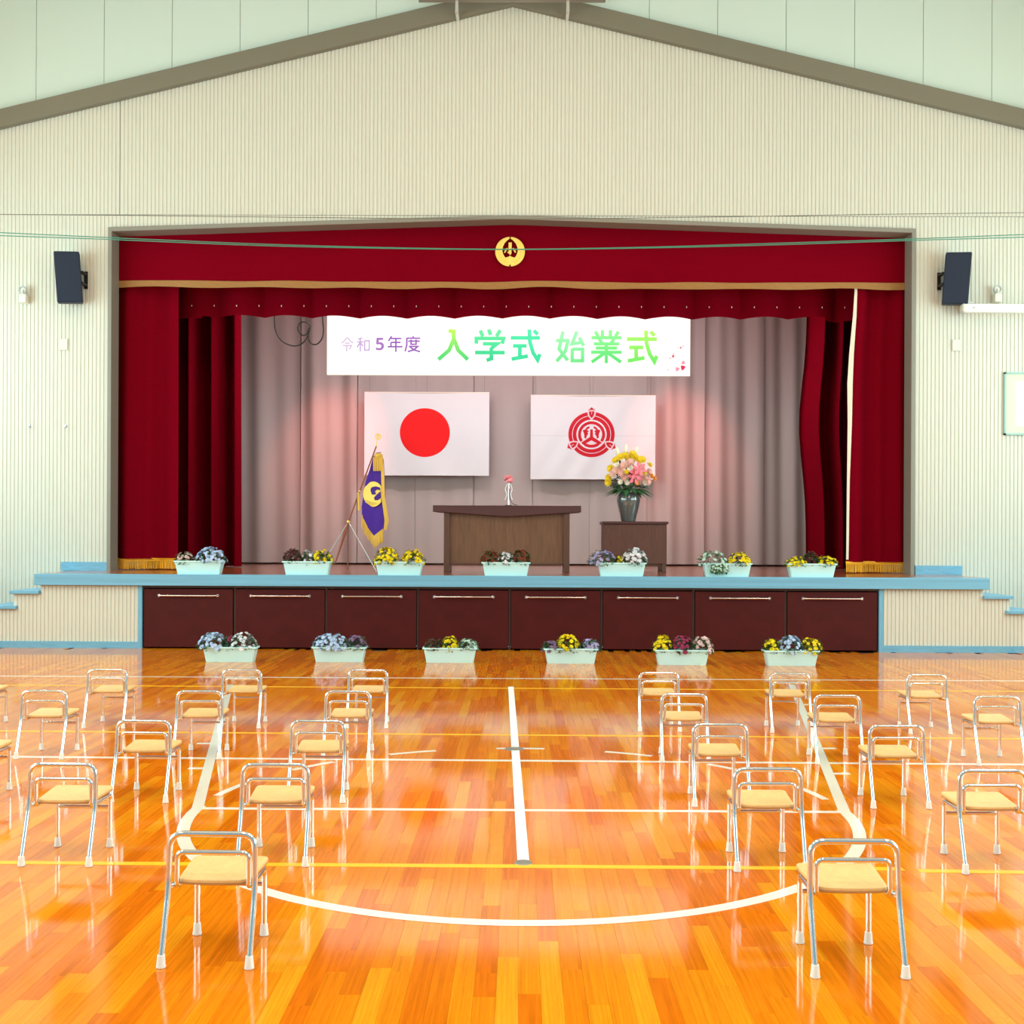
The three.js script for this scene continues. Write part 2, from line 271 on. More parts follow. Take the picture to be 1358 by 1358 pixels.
// ------------------------------------------------------------------ stage block
const stage = struct(group('stage'), 'raised stage with blue nosing, ribbed cream fascia and side steps');
{
  const xl = P(45, 768, D_LIP).x, xr = P(1313, 774, D_LIP).x;
  const pl = P(189, 820, D_FRONT).x, pr = P(1165, 824, D_FRONT).x;
  // deck and blue nosing
  mesh('deck', new THREE.BoxGeometry(xr - xl, 0.04, D_BACK + 0.6 - D_LIP - 0.08).translate((xl + xr) / 2, STAGE_H - 0.02, -(D_BACK + 0.6 + D_LIP + 0.08) / 2), M.deck, stage);
  { const g = stage.children[0].geometry, p = g.attributes.position, uv = g.attributes.uv; for (let i = 0; i < p.count; i++) uv.setXY(i, p.getX(i) * 2, p.getZ(i) * 0.6); }
  mesh('nosing', rbox(xr - xl, STAGE_H - LIP_BOTTOM, 0.12, 0.008, (xl + xr) / 2, (STAGE_H + LIP_BOTTOM) / 2, -D_LIP - 0.06), M.blue, stage);
  for (const [a, b] of [[xl, xl + 0.12], [xr - 0.12, xr]]) mesh('nosing', span(a, b, LIP_BOTTOM, STAGE_H - 0.001, -D_WALL, -D_LIP - 0.12), M.blue, stage);
  // fascia outline: steps on both flanks
  const zF = -D_FRONT, sl = [], side = sgn => {
    const edge = sgn < 0 ? xl + 0.13 : xr - 0.13, lip = sgn < 0 ? P(0, 0, D_LIP) : 0;
    const s1 = sgn < 0 ? [P(15, 783, D_FRONT), P(52, 783, D_FRONT)] : [P(1342, 790, D_FRONT), P(1304, 790, D_FRONT)];
    const s2 = sgn < 0 ? [P(-20, 803, D_FRONT), P(22, 803, D_FRONT)] : [P(1378, 810, D_FRONT), P(1334, 810, D_FRONT)];
    const s3 = [V(s2[0].x - (s2[1].x - s2[0].x), 0.40, 0), V(s2[0].x + (s2[1].x - s2[0].x) * 0.05, 0.40, 0)], s4 = [V(s3[0].x - (s2[1].x - s2[0].x), 0.19, 0), V(s3[0].x, 0.19, 0)];
    return [s1, s2, s3, s4];
  };
  const T = 0.045;
  for (const sgn of [-1, 1]) {
    const st = side(sgn), inner = sgn < 0 ? pl - 0.06 : pr + 0.06, topX = sgn < 0 ? xl + 0.06 : xr - 0.06;
    // ribbed fascia under the nosing and beside the steps
    const heights = []; // [x limit nearest the stage, height]
    const hAt = x => { const u = sgn * x; if (u < sgn * topX) return LIP_BOTTOM; for (const s of st) if (u < sgn * s[0].x - 0.03) return s[0].y - T; return 0.0; };
    const xs = [inner, topX, ...st.map(s => s[0].x - sgn * 0.03)];
    let prev = inner;
    for (let i = 1; i < xs.length; i++) {
      const h = i === 1 ? LIP_BOTTOM : st[i - 2][0].y - T, a = Math.min(prev, xs[i]), b = Math.max(prev, xs[i]);
      mesh('ribbed_fascia', ribbedStrips(a, b, 0.054, () => 0.09, () => h, zF), M.ribbed, stage);
      mesh('fascia_core', span(a, b, 0, h, -D_WALL + 0.002, zF - 0.013), M.ribbed, stage);
      mesh('kick_board', span(a, b, 0.0, 0.092, zF - 0.012, zF + 0.012), M.blue, stage);
      if (i > 1) mesh('step_tread', rbox(Math.abs(st[i - 2][0].x - st[i - 2][1].x) + 0.02, T, D_WALL - D_FRONT + 0.04, 0.006, (st[i - 2][0].x + st[i - 2][1].x) / 2, st[i - 2][0].y - T / 2, -(D_WALL + D_FRONT) / 2 + 0.03), M.blue, stage);
      prev = xs[i];
    }
    mesh('corner_post', span(Math.min(inner, inner + -sgn * 0.055), Math.max(inner, inner - sgn * 0.055), 0, LIP_BOTTOM, zF - 0.06, zF + 0.012), M.blue, stage);
    // blue skirting on the hall wall at deck level
    const k0 = sgn < 0 ? P(82, 745, D_WALL) : P(1213, 750, D_WALL), k1 = sgn < 0 ? P(143, 745, D_WALL) : P(1275, 750, D_WALL);
    struct(mesh(sgn < 0 ? 'baseboard_left' : 'baseboard_right', span(k0.x, k1.x, STAGE_H, k0.y, -D_WALL, -D_WALL + 0.03), M.blue), 'blue skirting board on the wall beside the stage opening');
  }
  // dark bay behind the trolleys
  mesh('bay_back', span(pl - 0.06, pr + 0.06, 0, LIP_BOTTOM, -D_FRONT - 0.62, -D_FRONT - 0.58), M.recess, stage);
  mesh('bay_header', span(pl - 0.06, pr + 0.06, LIP_BOTTOM - 0.03, LIP_BOTTOM, -D_FRONT - 0.58, -D_FRONT - 0.01), M.recess, stage);
  const n = 8, w = (pr - pl) / n, hTop = LIP_BOTTOM - 0.045;
  for (let i = 1; i < n; i++) mesh('bay_post', span(pl + i * w - 0.012, pl + i * w + 0.012, 0, LIP_BOTTOM - 0.03, -D_FRONT - 0.5, -D_FRONT - 0.03), M.recess, stage);
  for (let i = 0; i < n; i++) {
    const x = pl + (i + 0.5) * w, t = group('storage_trolley', V(x, 0, -D_FRONT));
    tag(t, `maroon storage trolley with chrome bar handle under stage, ${ORDINAL[i]} from the flagpole side steps`, 'storage trolley', 'row of trolleys under the stage');
    mesh('front_panel', rbox(w - 0.036, hTop - 0.02, 0.03, 0.006, 0, (hTop + 0.02) / 2, -0.015), M.panel, t);
    mesh('carriage', span(-w / 2 + 0.05, w / 2 - 0.05, 0.02, 0.12, -0.5, -0.03), M.recess, t);
    const y = hTop - 0.09, hw = 0.40;
    const h = mesh('handle', pipe([V(-hw, y, 0), V(-hw, y, 0.045), V(hw, y, 0.045), V(hw, y, 0)], 0.011, 0.02), M.chrome, t); h.userData.label = 'chrome bar handle';
    for (const s of [-1, 1]) mesh('rosette', new THREE.CylinderGeometry(0.02, 0.02, 0.008, 14).rotateX(Math.PI / 2).translate(s * hw, y, 0.004), M.chrome, h);
  }
}
// stage house: walls and ceiling round the stage
struct(mesh('wall_stage', merge([
  span(openL - 1.6, openL - 1.5, STAGE_H, 8.4, -D_BACK - 0.6, -D_WALL - 0.22), span(openR + 1.5, openR + 1.6, STAGE_H, 8.4, -D_BACK - 0.6, -D_WALL - 0.22),
  span(openL - 1.6, openR + 1.6, 0, 8.4, -D_BACK - 0.7, -D_BACK - 0.6), span(openL - 1.6, openR + 1.6, 8.4, 8.5, -D_BACK - 0.7, -D_WALL - 0.22),
  span(openL - 1.6, openL, 0.9, STAGE_H, -D_BACK - 0.6, -D_WALL - 0.22), span(openR, openR + 1.6, 0.9, STAGE_H, -D_BACK - 0.6, -D_WALL - 0.22)]), M.stageWall), 'dark walls and ceiling of the stage house');

// ------------------------------------------------------------------ rest of the hall shell (outside the frame)
struct(mesh('ceiling', span(-HALL_X - 0.2, HALL_X + 0.2, CEIL, CEIL + 0.2, -D_WALL - 0.2, HALL_Z + 0.2), M.ceiling), 'pale hall ceiling');
struct(mesh('wall_back', span(-HALL_X - 0.2, HALL_X + 0.2, -0.1, CEIL, HALL_Z, HALL_Z + 0.2), M.backWall), 'blue-grey rear hall wall');
{
  const bays = [-13.6, -9.6, -5.6, -1.6, 2.4], hw = 1.6, y0 = 2.3, y1 = 5.6; let n = 0;
  for (const sgn of [-1, 1]) {
    const xi = sgn * HALL_X, xo = sgn * (HALL_X + 0.2), a = Math.min(xi, xo), b = Math.max(xi, xo), parts = [span(a, b, -0.1, y0, -D_WALL - 0.2, HALL_Z), span(a, b, y1, CEIL, -D_WALL - 0.2, HALL_Z)];
    let z0 = -D_WALL - 0.2; for (const c of bays) { parts.push(span(a, b, y0, y1, z0, c - hw)); z0 = c + hw; } parts.push(span(a, b, y0, y1, z0, HALL_Z));
    struct(mesh(sgn < 0 ? 'wall_left' : 'wall_right', merge(parts), M.sideWall), 'pale side wall of the hall with high windows');
    for (const c of bays) {
      const w = new THREE.Group(); w.name = 'window_' + (++n); w.position.set(sgn * (HALL_X + 0.08), (y0 + y1) / 2, c); scene.add(w); struct(w, 'high frosted daylight window');
      const H = y1 - y0;
      mesh('pane', box(0.012, H, hw * 2), M.windowGlass, w);
      mesh('window_frame', merge([box(0.06, 0.06, hw * 2, 0, H / 2 - 0.03, 0), box(0.06, 0.06, hw * 2, 0, -H / 2 + 0.03, 0), box(0.06, H, 0.06, 0, 0, hw - 0.03), box(0.06, H, 0.06, 0, 0, -hw + 0.03), box(0.06, H, 0.05), box(0.06, 0.05, hw * 2)]), M.windowFrame, w);
      const L = new THREE.RectAreaLight(DAYLIGHT, DAY_POWER, hw * 2 - 0.1, H - 0.1); L.name = 'daylight'; L.position.set(sgn * (HALL_X + 0.03), (y0 + y1) / 2, c); L.lookAt(0, (y0 + y1) / 2, c); scene.add(L);
    }
  }
}
{ // warm ceiling lamps
  for (const x of [-6.6, -2.2, 2.2, 6.6]) for (const z of [-7.0, -4.0, -1.0, 2.0]) {
    const t = group('ceiling_lamp', V(x, CEIL - 0.65, z)); tag(t, 'warm high-bay lamp hanging from the hall ceiling', 'lamp', 'high-bay ceiling lamps');
    mesh('stem', new THREE.CylinderGeometry(0.02, 0.02, 0.51, 10).translate(0, 0.395, 0), M.steel, t);
    mesh('housing', rbox(1.08, 0.12, 1.08, 0.02, 0, 0.08, 0), M.whitePaint, t);
    mesh('lens', box(1.0, 0.012, 1.0, 0, 0.012, 0), M.lampGlass, t);
    const L = new THREE.RectAreaLight(LAMP, LAMP_POWER, 0.98, 0.98); L.name = 'lamp_light'; L.position.set(x, CEIL - 0.665, z); L.lookAt(x, 0, z); scene.add(L);
  }
}

for (const [x, where] of [[-8.2, 'on the flagpole side'], [0, 'over the middle'], [8.2, 'on the vase side']]) { // small warm lamps near the stage wall
  const z = -12.6, t = group('wall_wash_lamp', V(x, CEIL - 0.65, z)); tag(t, 'small amber ceiling lamp before the stage wall, ' + where, 'lamp');
  mesh('stem', new THREE.CylinderGeometry(0.02, 0.02, 0.45, 10).translate(0, 0.425, 0), M.steel, t);
  mesh('reflector', new THREE.LatheGeometry([[0.24, 0], [0.25, 0.01], [0.19, 0.16], [0.10, 0.21], [0, 0.22]].map(q => new THREE.Vector2(...q)), 24), M.whitePaint, t);
  mesh('lens', new THREE.CylinderGeometry(0.21, 0.21, 0.01, 24).translate(0, 0.015, 0), M.sodiumGlass, t);
  const L = new THREE.RectAreaLight(SODIUM, SODIUM_POWER, 0.3, 0.3); L.name = 'amber_light'; L.position.set(x, CEIL - 0.66, z); L.lookAt(x, 0, z); scene.add(L);
}

// ------------------------------------------------------------------ curtains
function cloth(x0, x1, y0, y1, d, fold, nx = 120, ny = 14, edge = null) {   // hanging sheet; fold(u, v) -> offset toward the hall; edge(v) -> [x0, x1]
  const g = new THREE.PlaneGeometry(1, 1, nx, ny), p = g.attributes.position, uv = g.attributes.uv;
  for (let i = 0; i < p.count; i++) { const u = p.getX(i) + 0.5, v = p.getY(i) + 0.5; let a = x0, b = x1; if (edge) [a, b] = edge(v); const yt = typeof y1 === 'function' ? y1(a + (b - a) * u) : y1, yb = typeof y0 === 'function' ? y0(a + (b - a) * u, u) : y0; const x = a + (b - a) * u, y = yb + (yt - yb) * v; p.setXYZ(i, x, y, -d + fold(u, v)); uv.setXY(i, x * 2, y * 2); }
  g.computeVertexNormals(); return g;
}
function fringe(x0, x1, yTop, yBot, d, fold, seed) { // gold header band with hanging strands
  const R = rng(seed), list = [], n = Math.round((x1 - x0) / 0.011);
  for (let i = 0; i < n; i++) { const u = (i + 0.5) / n, x = x0 + (x1 - x0) * u, z = -d + fold(u, 0), sway = (R() - 0.5) * 0.012, w = 0.0085; list.push(rod(V(x, yTop, z + 0.006), V(x + sway, yBot + R() * 0.012, z + 0.012 + (R() - 0.5) * 0.02), w * 0.45, w * 0.6, 4)); }
  return merge(list);
}
const SH = STAGE_H;
{
  const D = 16.78;
  // upper pelmet with gold band and crest
  const pel = group('stage_pelmet', V(0, 0, 0)); tag(pel, 'wide crimson velvet pelmet with gold hem across the stage top', 'curtain');
  const yb0 = P(679, 374, D).y, waveY = (x) => yb0 + 0.005 * Math.sin(x * 3.1) + 0.006 * Math.sin(x * 1.3 + 1);
  const f = (u, v) => 0.018 * Math.sin(u * 26) + 0.012 * Math.sin(u * 61 + 1) ;
  mesh('velvet', cloth(openL - 0.05, openR + 0.05, waveY, 7.2, D, f, 240, 6), M.velvet, pel);
  mesh('gold_hem', cloth(openL - 0.05, openR + 0.05, (x) => waveY(x) - 0.100 + 0.010 * Math.sin(x * 4.2), waveY, D - 0.012, f, 240, 2), M.goldBand, pel);
  // crest: two laurel halves and a character
  const c = P(676.5, 335, D), cr = new THREE.Group(); cr.name = 'crest'; cr.position.set(c.x, c.y, -D + 0.045); pel.add(cr); cr.userData.label = 'gold laurel crest with a character in the middle';
  const k = D / FOCAL, ext = (s, dep = 0.012) => new THREE.ExtrudeGeometry(s, { depth: dep, bevelEnabled: true, bevelSize: 0.003, bevelThickness: 0.004, bevelSegments: 1, curveSegments: 24 });
  for (const sg of [-1, 1]) {
    const s = new THREE.Shape(), n = 30; s.moveTo(sg * 1.0 * k, 19.2 * k); // crescent: round outside, pointed opening, thick base
    for (let i = 0; i <= n; i++) { const a = (3.2 + 172.6 * i / n) * Math.PI / 180; s.lineTo(sg * Math.sin(a) * 19.3 * k, Math.cos(a) * 19.3 * k); }
    for (const [x, y] of [[0.9, -17.0], [0, -16.6], [0, -5.6], [2.2, -7], [6.4, -8.2], [8.4, -5.2], [10, -1.5], [10.5, 2.5], [9.6, 7], [7.4, 11.5], [4, 15.2], [1.0, 17.2]]) s.lineTo(sg * x * k, y * k);
    s.closePath(); mesh('laurel_half', ext(s), M.gold, cr);
    for (let i = 0; i < 7; i++) { const a = (48 + 18 * i) * Math.PI / 180, r = 15 * k; const l = new THREE.SphereGeometry(1, 8, 6).scale(3.1 * k, 1.3 * k, 0.008).rotateZ(-a * sg + (sg > 0 ? -0.5 : 0.5 + Math.PI)).translate(sg * Math.sin(a) * r, Math.cos(a) * r, 0.016); mesh('laurel_leaf', l, M.gold, cr); }
  }
  const stroke = (pts) => { const s = new THREE.Shape(); pts.forEach(([x, y], i) => i ? s.lineTo(x * k, y * k) : s.moveTo(x * k, y * k)); s.closePath(); return ext(s); };
  mesh('character', merge([stroke([[-1.8, 11.8], [2.0, 12], [1.6, -2.6], [0.2, -4], [-3.6, -0.6], [-1.8, -0.6]]), stroke([[-3.2, 4.6], [-4.9, 4.2], [-8, -1], [-6.6, -1.2]]), stroke([[3.4, 4.6], [5.0, 4.2], [7.8, -0.6], [6.2, -1.2]])]), M.gold, cr);
}
{ // main curtains, drawn to both sides
  const D = 16.92, yTop = 6.4;
  const mk = (x0, x1, seed, label, edge) => {
    const t = group('main_curtain'); tag(t, label, 'curtain');
    const R = rng(seed), ph = [R() * 6, R() * 6, R() * 6], f = (u, v) => (0.085 * Math.sin(u * 9 + ph[0] + 0.5 * Math.sin(u * 5)) + 0.032 * Math.sin(u * 23 + ph[1])) * (1.0 - 0.35 * v) + 0.02 * Math.sin(u * 4 + v * 3);
    const yb = P(200, 741, D).y;
    mesh('velvet', cloth(x0, x1, yb - 0.02, yTop, D, f, 70, 28, edge && (v => [edge(yb - 0.02 + v * (yTop - yb + 0.02)), x1])), M.velvet, t);
    const fr = mesh('gold_fringe', fringe(x0, x1, yb, SH + 0.012, D - 0.012, f, seed + 9), M.fringe, t); fr.userData.kind = 'stuff';
    mesh('fringe_band', cloth(x0, x1, yb - 0.035, yb + 0.012, D - 0.016, f, 70, 2), M.fringe, t);
    return t;
  };
  const l0 = openL - 0.25, l1 = P(236, 600, D).x, r0 = P(1121, 600, D).x, r1 = openR + 0.25;
  mk(l0, l1, 3, 'crimson velvet main curtain with gold fringe on the flagpole side');
  const e = [[1131, 378], [1131, 390], [1129, 420], [1124, 470], [1121.5, 510], [1122, 560], [1121, 640], [1120, 742]].map(([x, y]) => P(x, y, D));
  const edgeX = y => { if (y >= e[0].y) return e[0].x; for (let i = 0; i + 1 < e.length; i++) if (y >= e[i + 1].y) return e[i + 1].x + (e[i].x - e[i + 1].x) * (y - e[i + 1].y) / (e[i].y - e[i + 1].y); return e[e.length - 1].x; };
  const wid = [3.5, 3.5, 4.5, 6, 7, 5.5, 3.5, 3].map(w => w * D / FOCAL);
  const rc = mk(e[e.length - 1].x, r1, 8, 'crimson velvet main curtain with gold fringe and pale lining edge', y => edgeX(y) + 0.015);
  const pos = []; for (let i = 0; i + 1 < e.length; i++) { const a = e[i], b = e[i + 1], z = -D + 0.085; pos.push(a.x, a.y, z, b.x, b.y, z, b.x + wid[i + 1], b.y, z + 0.005, a.x, a.y, z, b.x + wid[i + 1], b.y, z + 0.005, a.x + wid[i], a.y, z + 0.005); }
  mesh('lining_edge', fromTriangles(pos), M.lining, rc).userData.label = 'pale lining showing along the edge';
}
{ // second pair of dark legs, inner border and back curtain
  const D = 18.8, mk = (edge, seed, label) => { const t = group('leg_curtain'); tag(t, label, 'curtain'); const R = rng(seed), a = R() * 6, b = R() * 6; mesh('velvet', cloth(0, 1, SH + 0.015, 7.2, D, (u, v) => 0.20 * Math.sin(u * 25 + a) + 0.05 * Math.sin(u * 53 + b), 140, 16, edge), M.velvet, t); return t; };
  const L0 = P(200, 600, D).x, L1 = P(320, 600, D).x, R0 = P(1068, 600, D).x, R1 = P(1170, 600, D).x, px = 1 / FOCAL * D;
  mk(v => [L0, L1 + 3 * px * (1 - v)], 21, 'dark red side leg curtain behind the main curtain, flagpole side');
  mk(v => { const k = Math.exp(-Math.pow((v - 0.40) / 0.16, 2)); return [R0 + 4 * px - 10 * px * k, R1]; }, 25, 'dark red side leg curtain tied in at the middle, vase side');
  const Db = 17.5, it = group('border_curtain'); tag(it, 'pleated dark red border curtain hanging above the banner', 'curtain');
  const x0 = P(225, 400, Db).x, x1 = P(1150, 400, Db).x, yb = P(679, 421, Db).y, pxb = Db / FOCAL;
  mesh('velvet', cloth(x0, x1, (x, u) => yb - 0.012 + 0.012 * Math.abs(Math.sin(u * 46)) - (u < 0.05 || u > 0.94 ? 4 * pxb : 0), 7.4, Db + 0.06, (u, v) => 0.17 * Math.abs(Math.sin(u * 46.0)) + 0.02 * Math.sin(u * 15), 420, 8), M.velvet, it);
  for (let i = 0; i < 30; i++) { const u = (i + 0.5) / 30; mesh('pleat_tie', box(0.01, 0.025, 0.006, x0 + (x1 - x0) * (0.02 + 0.96 * u), yb + 0.14, -Db + 0.155), M.lining, it); }
  // back curtain panels
  const seams = [300, 398, 474, 551, 628, 706, 782, 858, 934, 1012, 1085];
  for (let i = 0; i + 1 < seams.length; i++) {
    const a = P(seams[i], 600, D_BACK).x, b = P(seams[i + 1], 600, D_BACK).x, R = rng(40 + i), p0 = R() * 6, p1 = R() * 6, flat = i >= 2 && i <= 6 ? 0.35 : 1;
    const g = cloth(a + 0.002, b - 0.002, SH + 0.03, 7.6, D_BACK, (u, v) => (0.05 * Math.sin(u * 9 + p0) + 0.028 * Math.sin(u * 19 + p1 + v)) * flat + 0.012 * Math.sin(v * 5 + p0) * u  * 1, 44, 24);
    tag(mesh('back_curtain', g, M.backdrop), `mauve-grey back curtain panel, ${ORDINAL[i]} counted from the flagpole side leg curtain`, 'curtain', 'back curtain panels');
  }
}

// ------------------------------------------------------------------ border light over the stage (hidden behind the border curtain)
{
  const t = group('border_light', V(P(679, 600, 17.2).x, 6.05, -17.68)); tag(t, 'long stage border light hanging behind the pelmet', 'stage light');
  mesh('housing', box(8.4, 0.14, 0.16, 0, 0.09, 0), M.black, t); mesh('lens', box(8.2, 0.012, 0.12, 0, 0.012, 0), M.borderGlass, t);
  for (const s of [-1, 1]) mesh('hanger', rod(V(s * 3.5, 0.14, 0), V(s * 3.5, 2.35, 0), 0.012), M.steel, t);
  const L = new THREE.RectAreaLight(BORDER, BORDER_POWER, 8.2, 0.12); L.name = 'border_glow'; L.position.set(t.position.x, 6.045, -17.68); L.lookAt(t.position.x, 3.9, -18.4); scene.add(L);
}

{
  const t = group('border_light', V(P(679, 600, 17.2).x, 6.1, -18.7)); tag(t, 'second stage border light washing the back curtain', 'stage light');
  mesh('housing', box(8.4, 0.14, 0.16, 0, 0.09, 0), M.black, t); mesh('lens', box(8.2, 0.012, 0.12, 0, 0.012, 0), M.borderGlass, t);
  for (const s of [-1, 1]) mesh('hanger', rod(V(s * 3.5, 0.14, 0), V(s * 3.5, 2.3, 0), 0.012), M.steel, t);
  const L = new THREE.RectAreaLight(WASH, WASH_POWER, 8.2, 0.12); L.name = 'wash_glow'; L.position.set(t.position.x, 6.095, -18.7); L.lookAt(t.position.x, 1.0, -21.0); scene.add(L);
}
{ // two red-gelled spotlights on the same batten, aimed at the back curtain
  for (const [px, sgn] of [[440, -1], [905, 1]]) {
    const x = P(px, 600, 18.3).x * 0.95, t = group('stage_spotlight', V(x, 5.85, -18.3)); tag(t, sgn < 0 ? 'red-gelled stage spotlight above the flagpole' : 'red-gelled stage spotlight above the vase', 'stage light');
    const aim = P(px, 605, D_BACK), dir = aim.clone().sub(t.position).normalize(), q = new THREE.Quaternion().setFromUnitVectors(V(0, 1, 0), dir);
    mesh('can', new THREE.LatheGeometry([[0, -0.26], [0.07, -0.25], [0.10, -0.15], [0.10, 0.0], [0.085, 0.0], [0.085, -0.03], [0, -0.035]].map(z => new THREE.Vector2(...z)), 20).applyQuaternion(q), M.black, t);
    mesh('lens', new THREE.CylinderGeometry(0.08, 0.08, 0.01, 20).translate(0, -0.02, 0).applyQuaternion(q), M.spotGlass, t);
    mesh('yoke', rod(V(0, 0.05, -0.0), V(0, 2.55, 0), 0.012), M.steel, t);
    const L = new THREE.SpotLight(SPOT, SPOT_POWER, 0, 0.36, 1.0, 2); L.name = 'spot_beam'; L.position.copy(t.position).addScaledVector(dir, 0.02); L.target.position.copy(aim); L.shadow.radius = 3; L.castShadow = true; scene.add(L); scene.add(L.target);
  }
}
// ------------------------------------------------------------------ banner
const KANJI = {
  rei: [[[50, 4], [30, 26], [6, 42]], [[50, 4], [70, 26], [94, 42]], [[32, 42], [68, 42]], [[18, 58], [80, 58], [74, 72], [62, 84]], [[46, 58], [46, 98]]],
  wa: [[[44, 6], [12, 16]], [[4, 34], [54, 34]], [[29, 12], [29, 98]], [[28, 38], [5, 70]], [[31, 42], [52, 62]], [[62, 26], [95, 26], [95, 88], [62, 88], [62, 24]]],
  nen: [[[28, 4], [8, 34]], [[24, 18], [90, 18]], [[24, 42], [85, 42]], [[24, 42], [24, 68]], [[3, 68], [97, 68]], [[55, 18], [55, 99]]],
  do: [[[52, 3], [52, 15]], [[12, 16], [95, 16]], [[14, 16], [14, 58], [4, 96]], [[22, 34], [93, 34]], [[40, 24], [40, 53], [70, 53], [70, 24]], [[26, 66], [80, 66], [58, 86], [20, 98]], [[34, 70], [60, 88], [95, 98]]],
  nyu: [[[36, 6], [52, 8], [52, 32], [38, 66], [5, 95]], [[52, 30], [66, 66], [96, 95]]],
  gaku: [[[20, 6], [28, 24]], [[46, 3], [52, 20]], [[82, 5], [70, 24]], [[8, 46], [8, 30], [92, 30], [88, 46]], [[28, 46], [72, 46], [54, 60]], [[54, 58], [55, 90], [40, 95]], [[4, 72], [96, 72]]],
  shiki: [[[5, 28], [95, 28]], [[12, 52], [54, 52]], [[33, 52], [33, 86]], [[8, 91], [58, 82]], [[62, 3], [64, 40], [74, 72], [88, 93], [95, 76]], [[76, 6], [88, 18]]],
  shi: [[[26, 4], [13, 58], [42, 92]], [[3, 32], [47, 32]], [[43, 32], [34, 64], [5, 95]], [[72, 4], [56, 42], [90, 37]], [[80, 22], [95, 48]], [[57, 58], [91, 58], [91, 93], [57, 93], [57, 56]]],
  gyo: [[[38, 2], [38, 20]], [[62, 2], [62, 20]], [[16, 6], [25, 20]], [[86, 6], [77, 20]], [[5, 24], [95, 24]], [[28, 27], [36, 39]], [[73, 27], [65, 39]], [[12, 42], [88, 42]], [[18, 54], [82, 54]], [[4, 66], [96, 66]], [[50, 42], [50, 98]], [[46, 68], [6, 95]], [[54, 68], [94, 95]]],
};
{
  const D = 17.95, S = 4, c0 = P(434, 416, D), c1 = P(915, 499, D), W = c1.x - c0.x, H = c0.y - c1.y;
  const tex = canvasTexture(482 * S, 82 * S, (g, w, h) => {
    g.fillStyle = '#fdfdfb'; g.fillRect(0, 0, w, h); g.lineCap = 'butt'; g.lineJoin = 'miter';
    const put = (k, x0, x1, y0, y1, lw, style) => { g.strokeStyle = style; g.lineWidth = lw * S; for (const st of KANJI[k]) { g.beginPath(); st.forEach(([x, y], i) => { const X = (x0 - 434 + (x1 - x0) * x / 100) * S, Y = (y0 - 416 + (y1 - y0) * y / 100) * S; i ? g.lineTo(X, Y) : g.moveTo(X, Y); }); g.stroke(); } };
    const grad = (y0, y1, a, b) => { const q = g.createLinearGradient(0, (y0 - 416) * S, 0, (y1 - 416) * S); q.addColorStop(0, a); q.addColorStop(1, b); return q; };
    put('rei', 452, 470, 447, 467, 1.7, '#b9a8d6'); put('wa', 473, 491, 447, 467, 1.8, '#a993cf');
    g.fillStyle = '#8d5fb5'; g.font = `bold ${23 * S}px sans-serif`; g.fillText('5', (498 - 434) * S, (464.5 - 416) * S);
    put('nen', 514, 535, 445, 467, 2.1, '#7d49b0'); put('do', 537, 559, 445, 467, 2.1, '#7d49b0');
    put('nyu', 580, 623, 436, 479, 5.2, grad(436, 479, '#a6e04a', '#3cc878'));
    put('gaku', 629, 672, 435, 480, 5.0, grad(435, 480, '#5ad89a', '#1fc48c'));
    put('shiki', 676, 719, 435, 480, 5.0, grad(435, 480, '#3fd6a4', '#24cf9a'));
    put('shi', 737, 777, 437, 481, 4.6, grad(437, 481, '#8fe0ae', '#62d98a'));
    put('gyo', 783, 827, 436, 482, 4.4, grad(436, 482, '#7fe08a', '#4ed672'));
    put('shiki', 830, 874, 436, 482, 5.0, grad(436, 482, '#9be35c', '#62da5e'));
    const petal = (x, y, r, a, col) => { g.save(); g.translate((x - 434) * S, (y - 416) * S); g.rotate(a); g.fillStyle = col; g.beginPath(); g.moveTo(0, r * S); g.bezierCurveTo(-r * 1.1 * S, 0, -r * 0.7 * S, -r * S, 0, -r * 0.5 * S); g.bezierCurveTo(r * 0.7 * S, -r * S, r * 1.1 * S, 0, 0, r * S); g.fill(); g.restore(); };
    petal(906.5, 486.5, 4.2, 0.2, '#d8124f'); petal(907, 480, 3.4, 1.0, '#ef8fae'); petal(899, 488.5, 3.6, 0.3, '#ef8fae'); petal(893.5, 471.5, 2.4, 0.1, '#c03a66'); petal(894, 468.5, 1.8, 0.8, '#efb0c0'); petal(889.5, 474, 2, 0.2, '#f0b4c4'); petal(903.5, 460, 1.9, 0.3, '#a06078'); petal(900, 460, 1.4, 0.5, '#efb0c0'); petal(906.5, 458, 1.2, 0.5, '#cf7890'); petal(886.5, 489.5, 1.2, 0.4, '#c8869a');
  });
  const b = group('hanging_banner', V((c0.x + c1.x) / 2, (c0.y + c1.y) / 2, -D)); tag(b, 'long white ceremony banner with green and purple lettering above the stage', 'banner');
  const face = std(1, 1, 1, { map: tex, roughness: 0.7 });
  const wp = std(0.9, 0.9, 0.88);
  const bm = mesh('board', box(W, H, 0.02), [wp, wp, wp, wp, face, wp], b);
  const sx = P(675, 450, D).x - b.position.x; mesh('seam', box(0.004, H, 0.002, sx, 0, 0.0105), M.plate, b);
  for (let i = 0; i < 8; i++) { const x = -W / 2 + 0.15 + (W - 0.3) * i / 7; mesh('hanging_cord', rod(V(x, H / 2, 0), V(x, 8.4 - b.position.y, 0), 0.004, 0.004, 6), M.lining, b); }
}
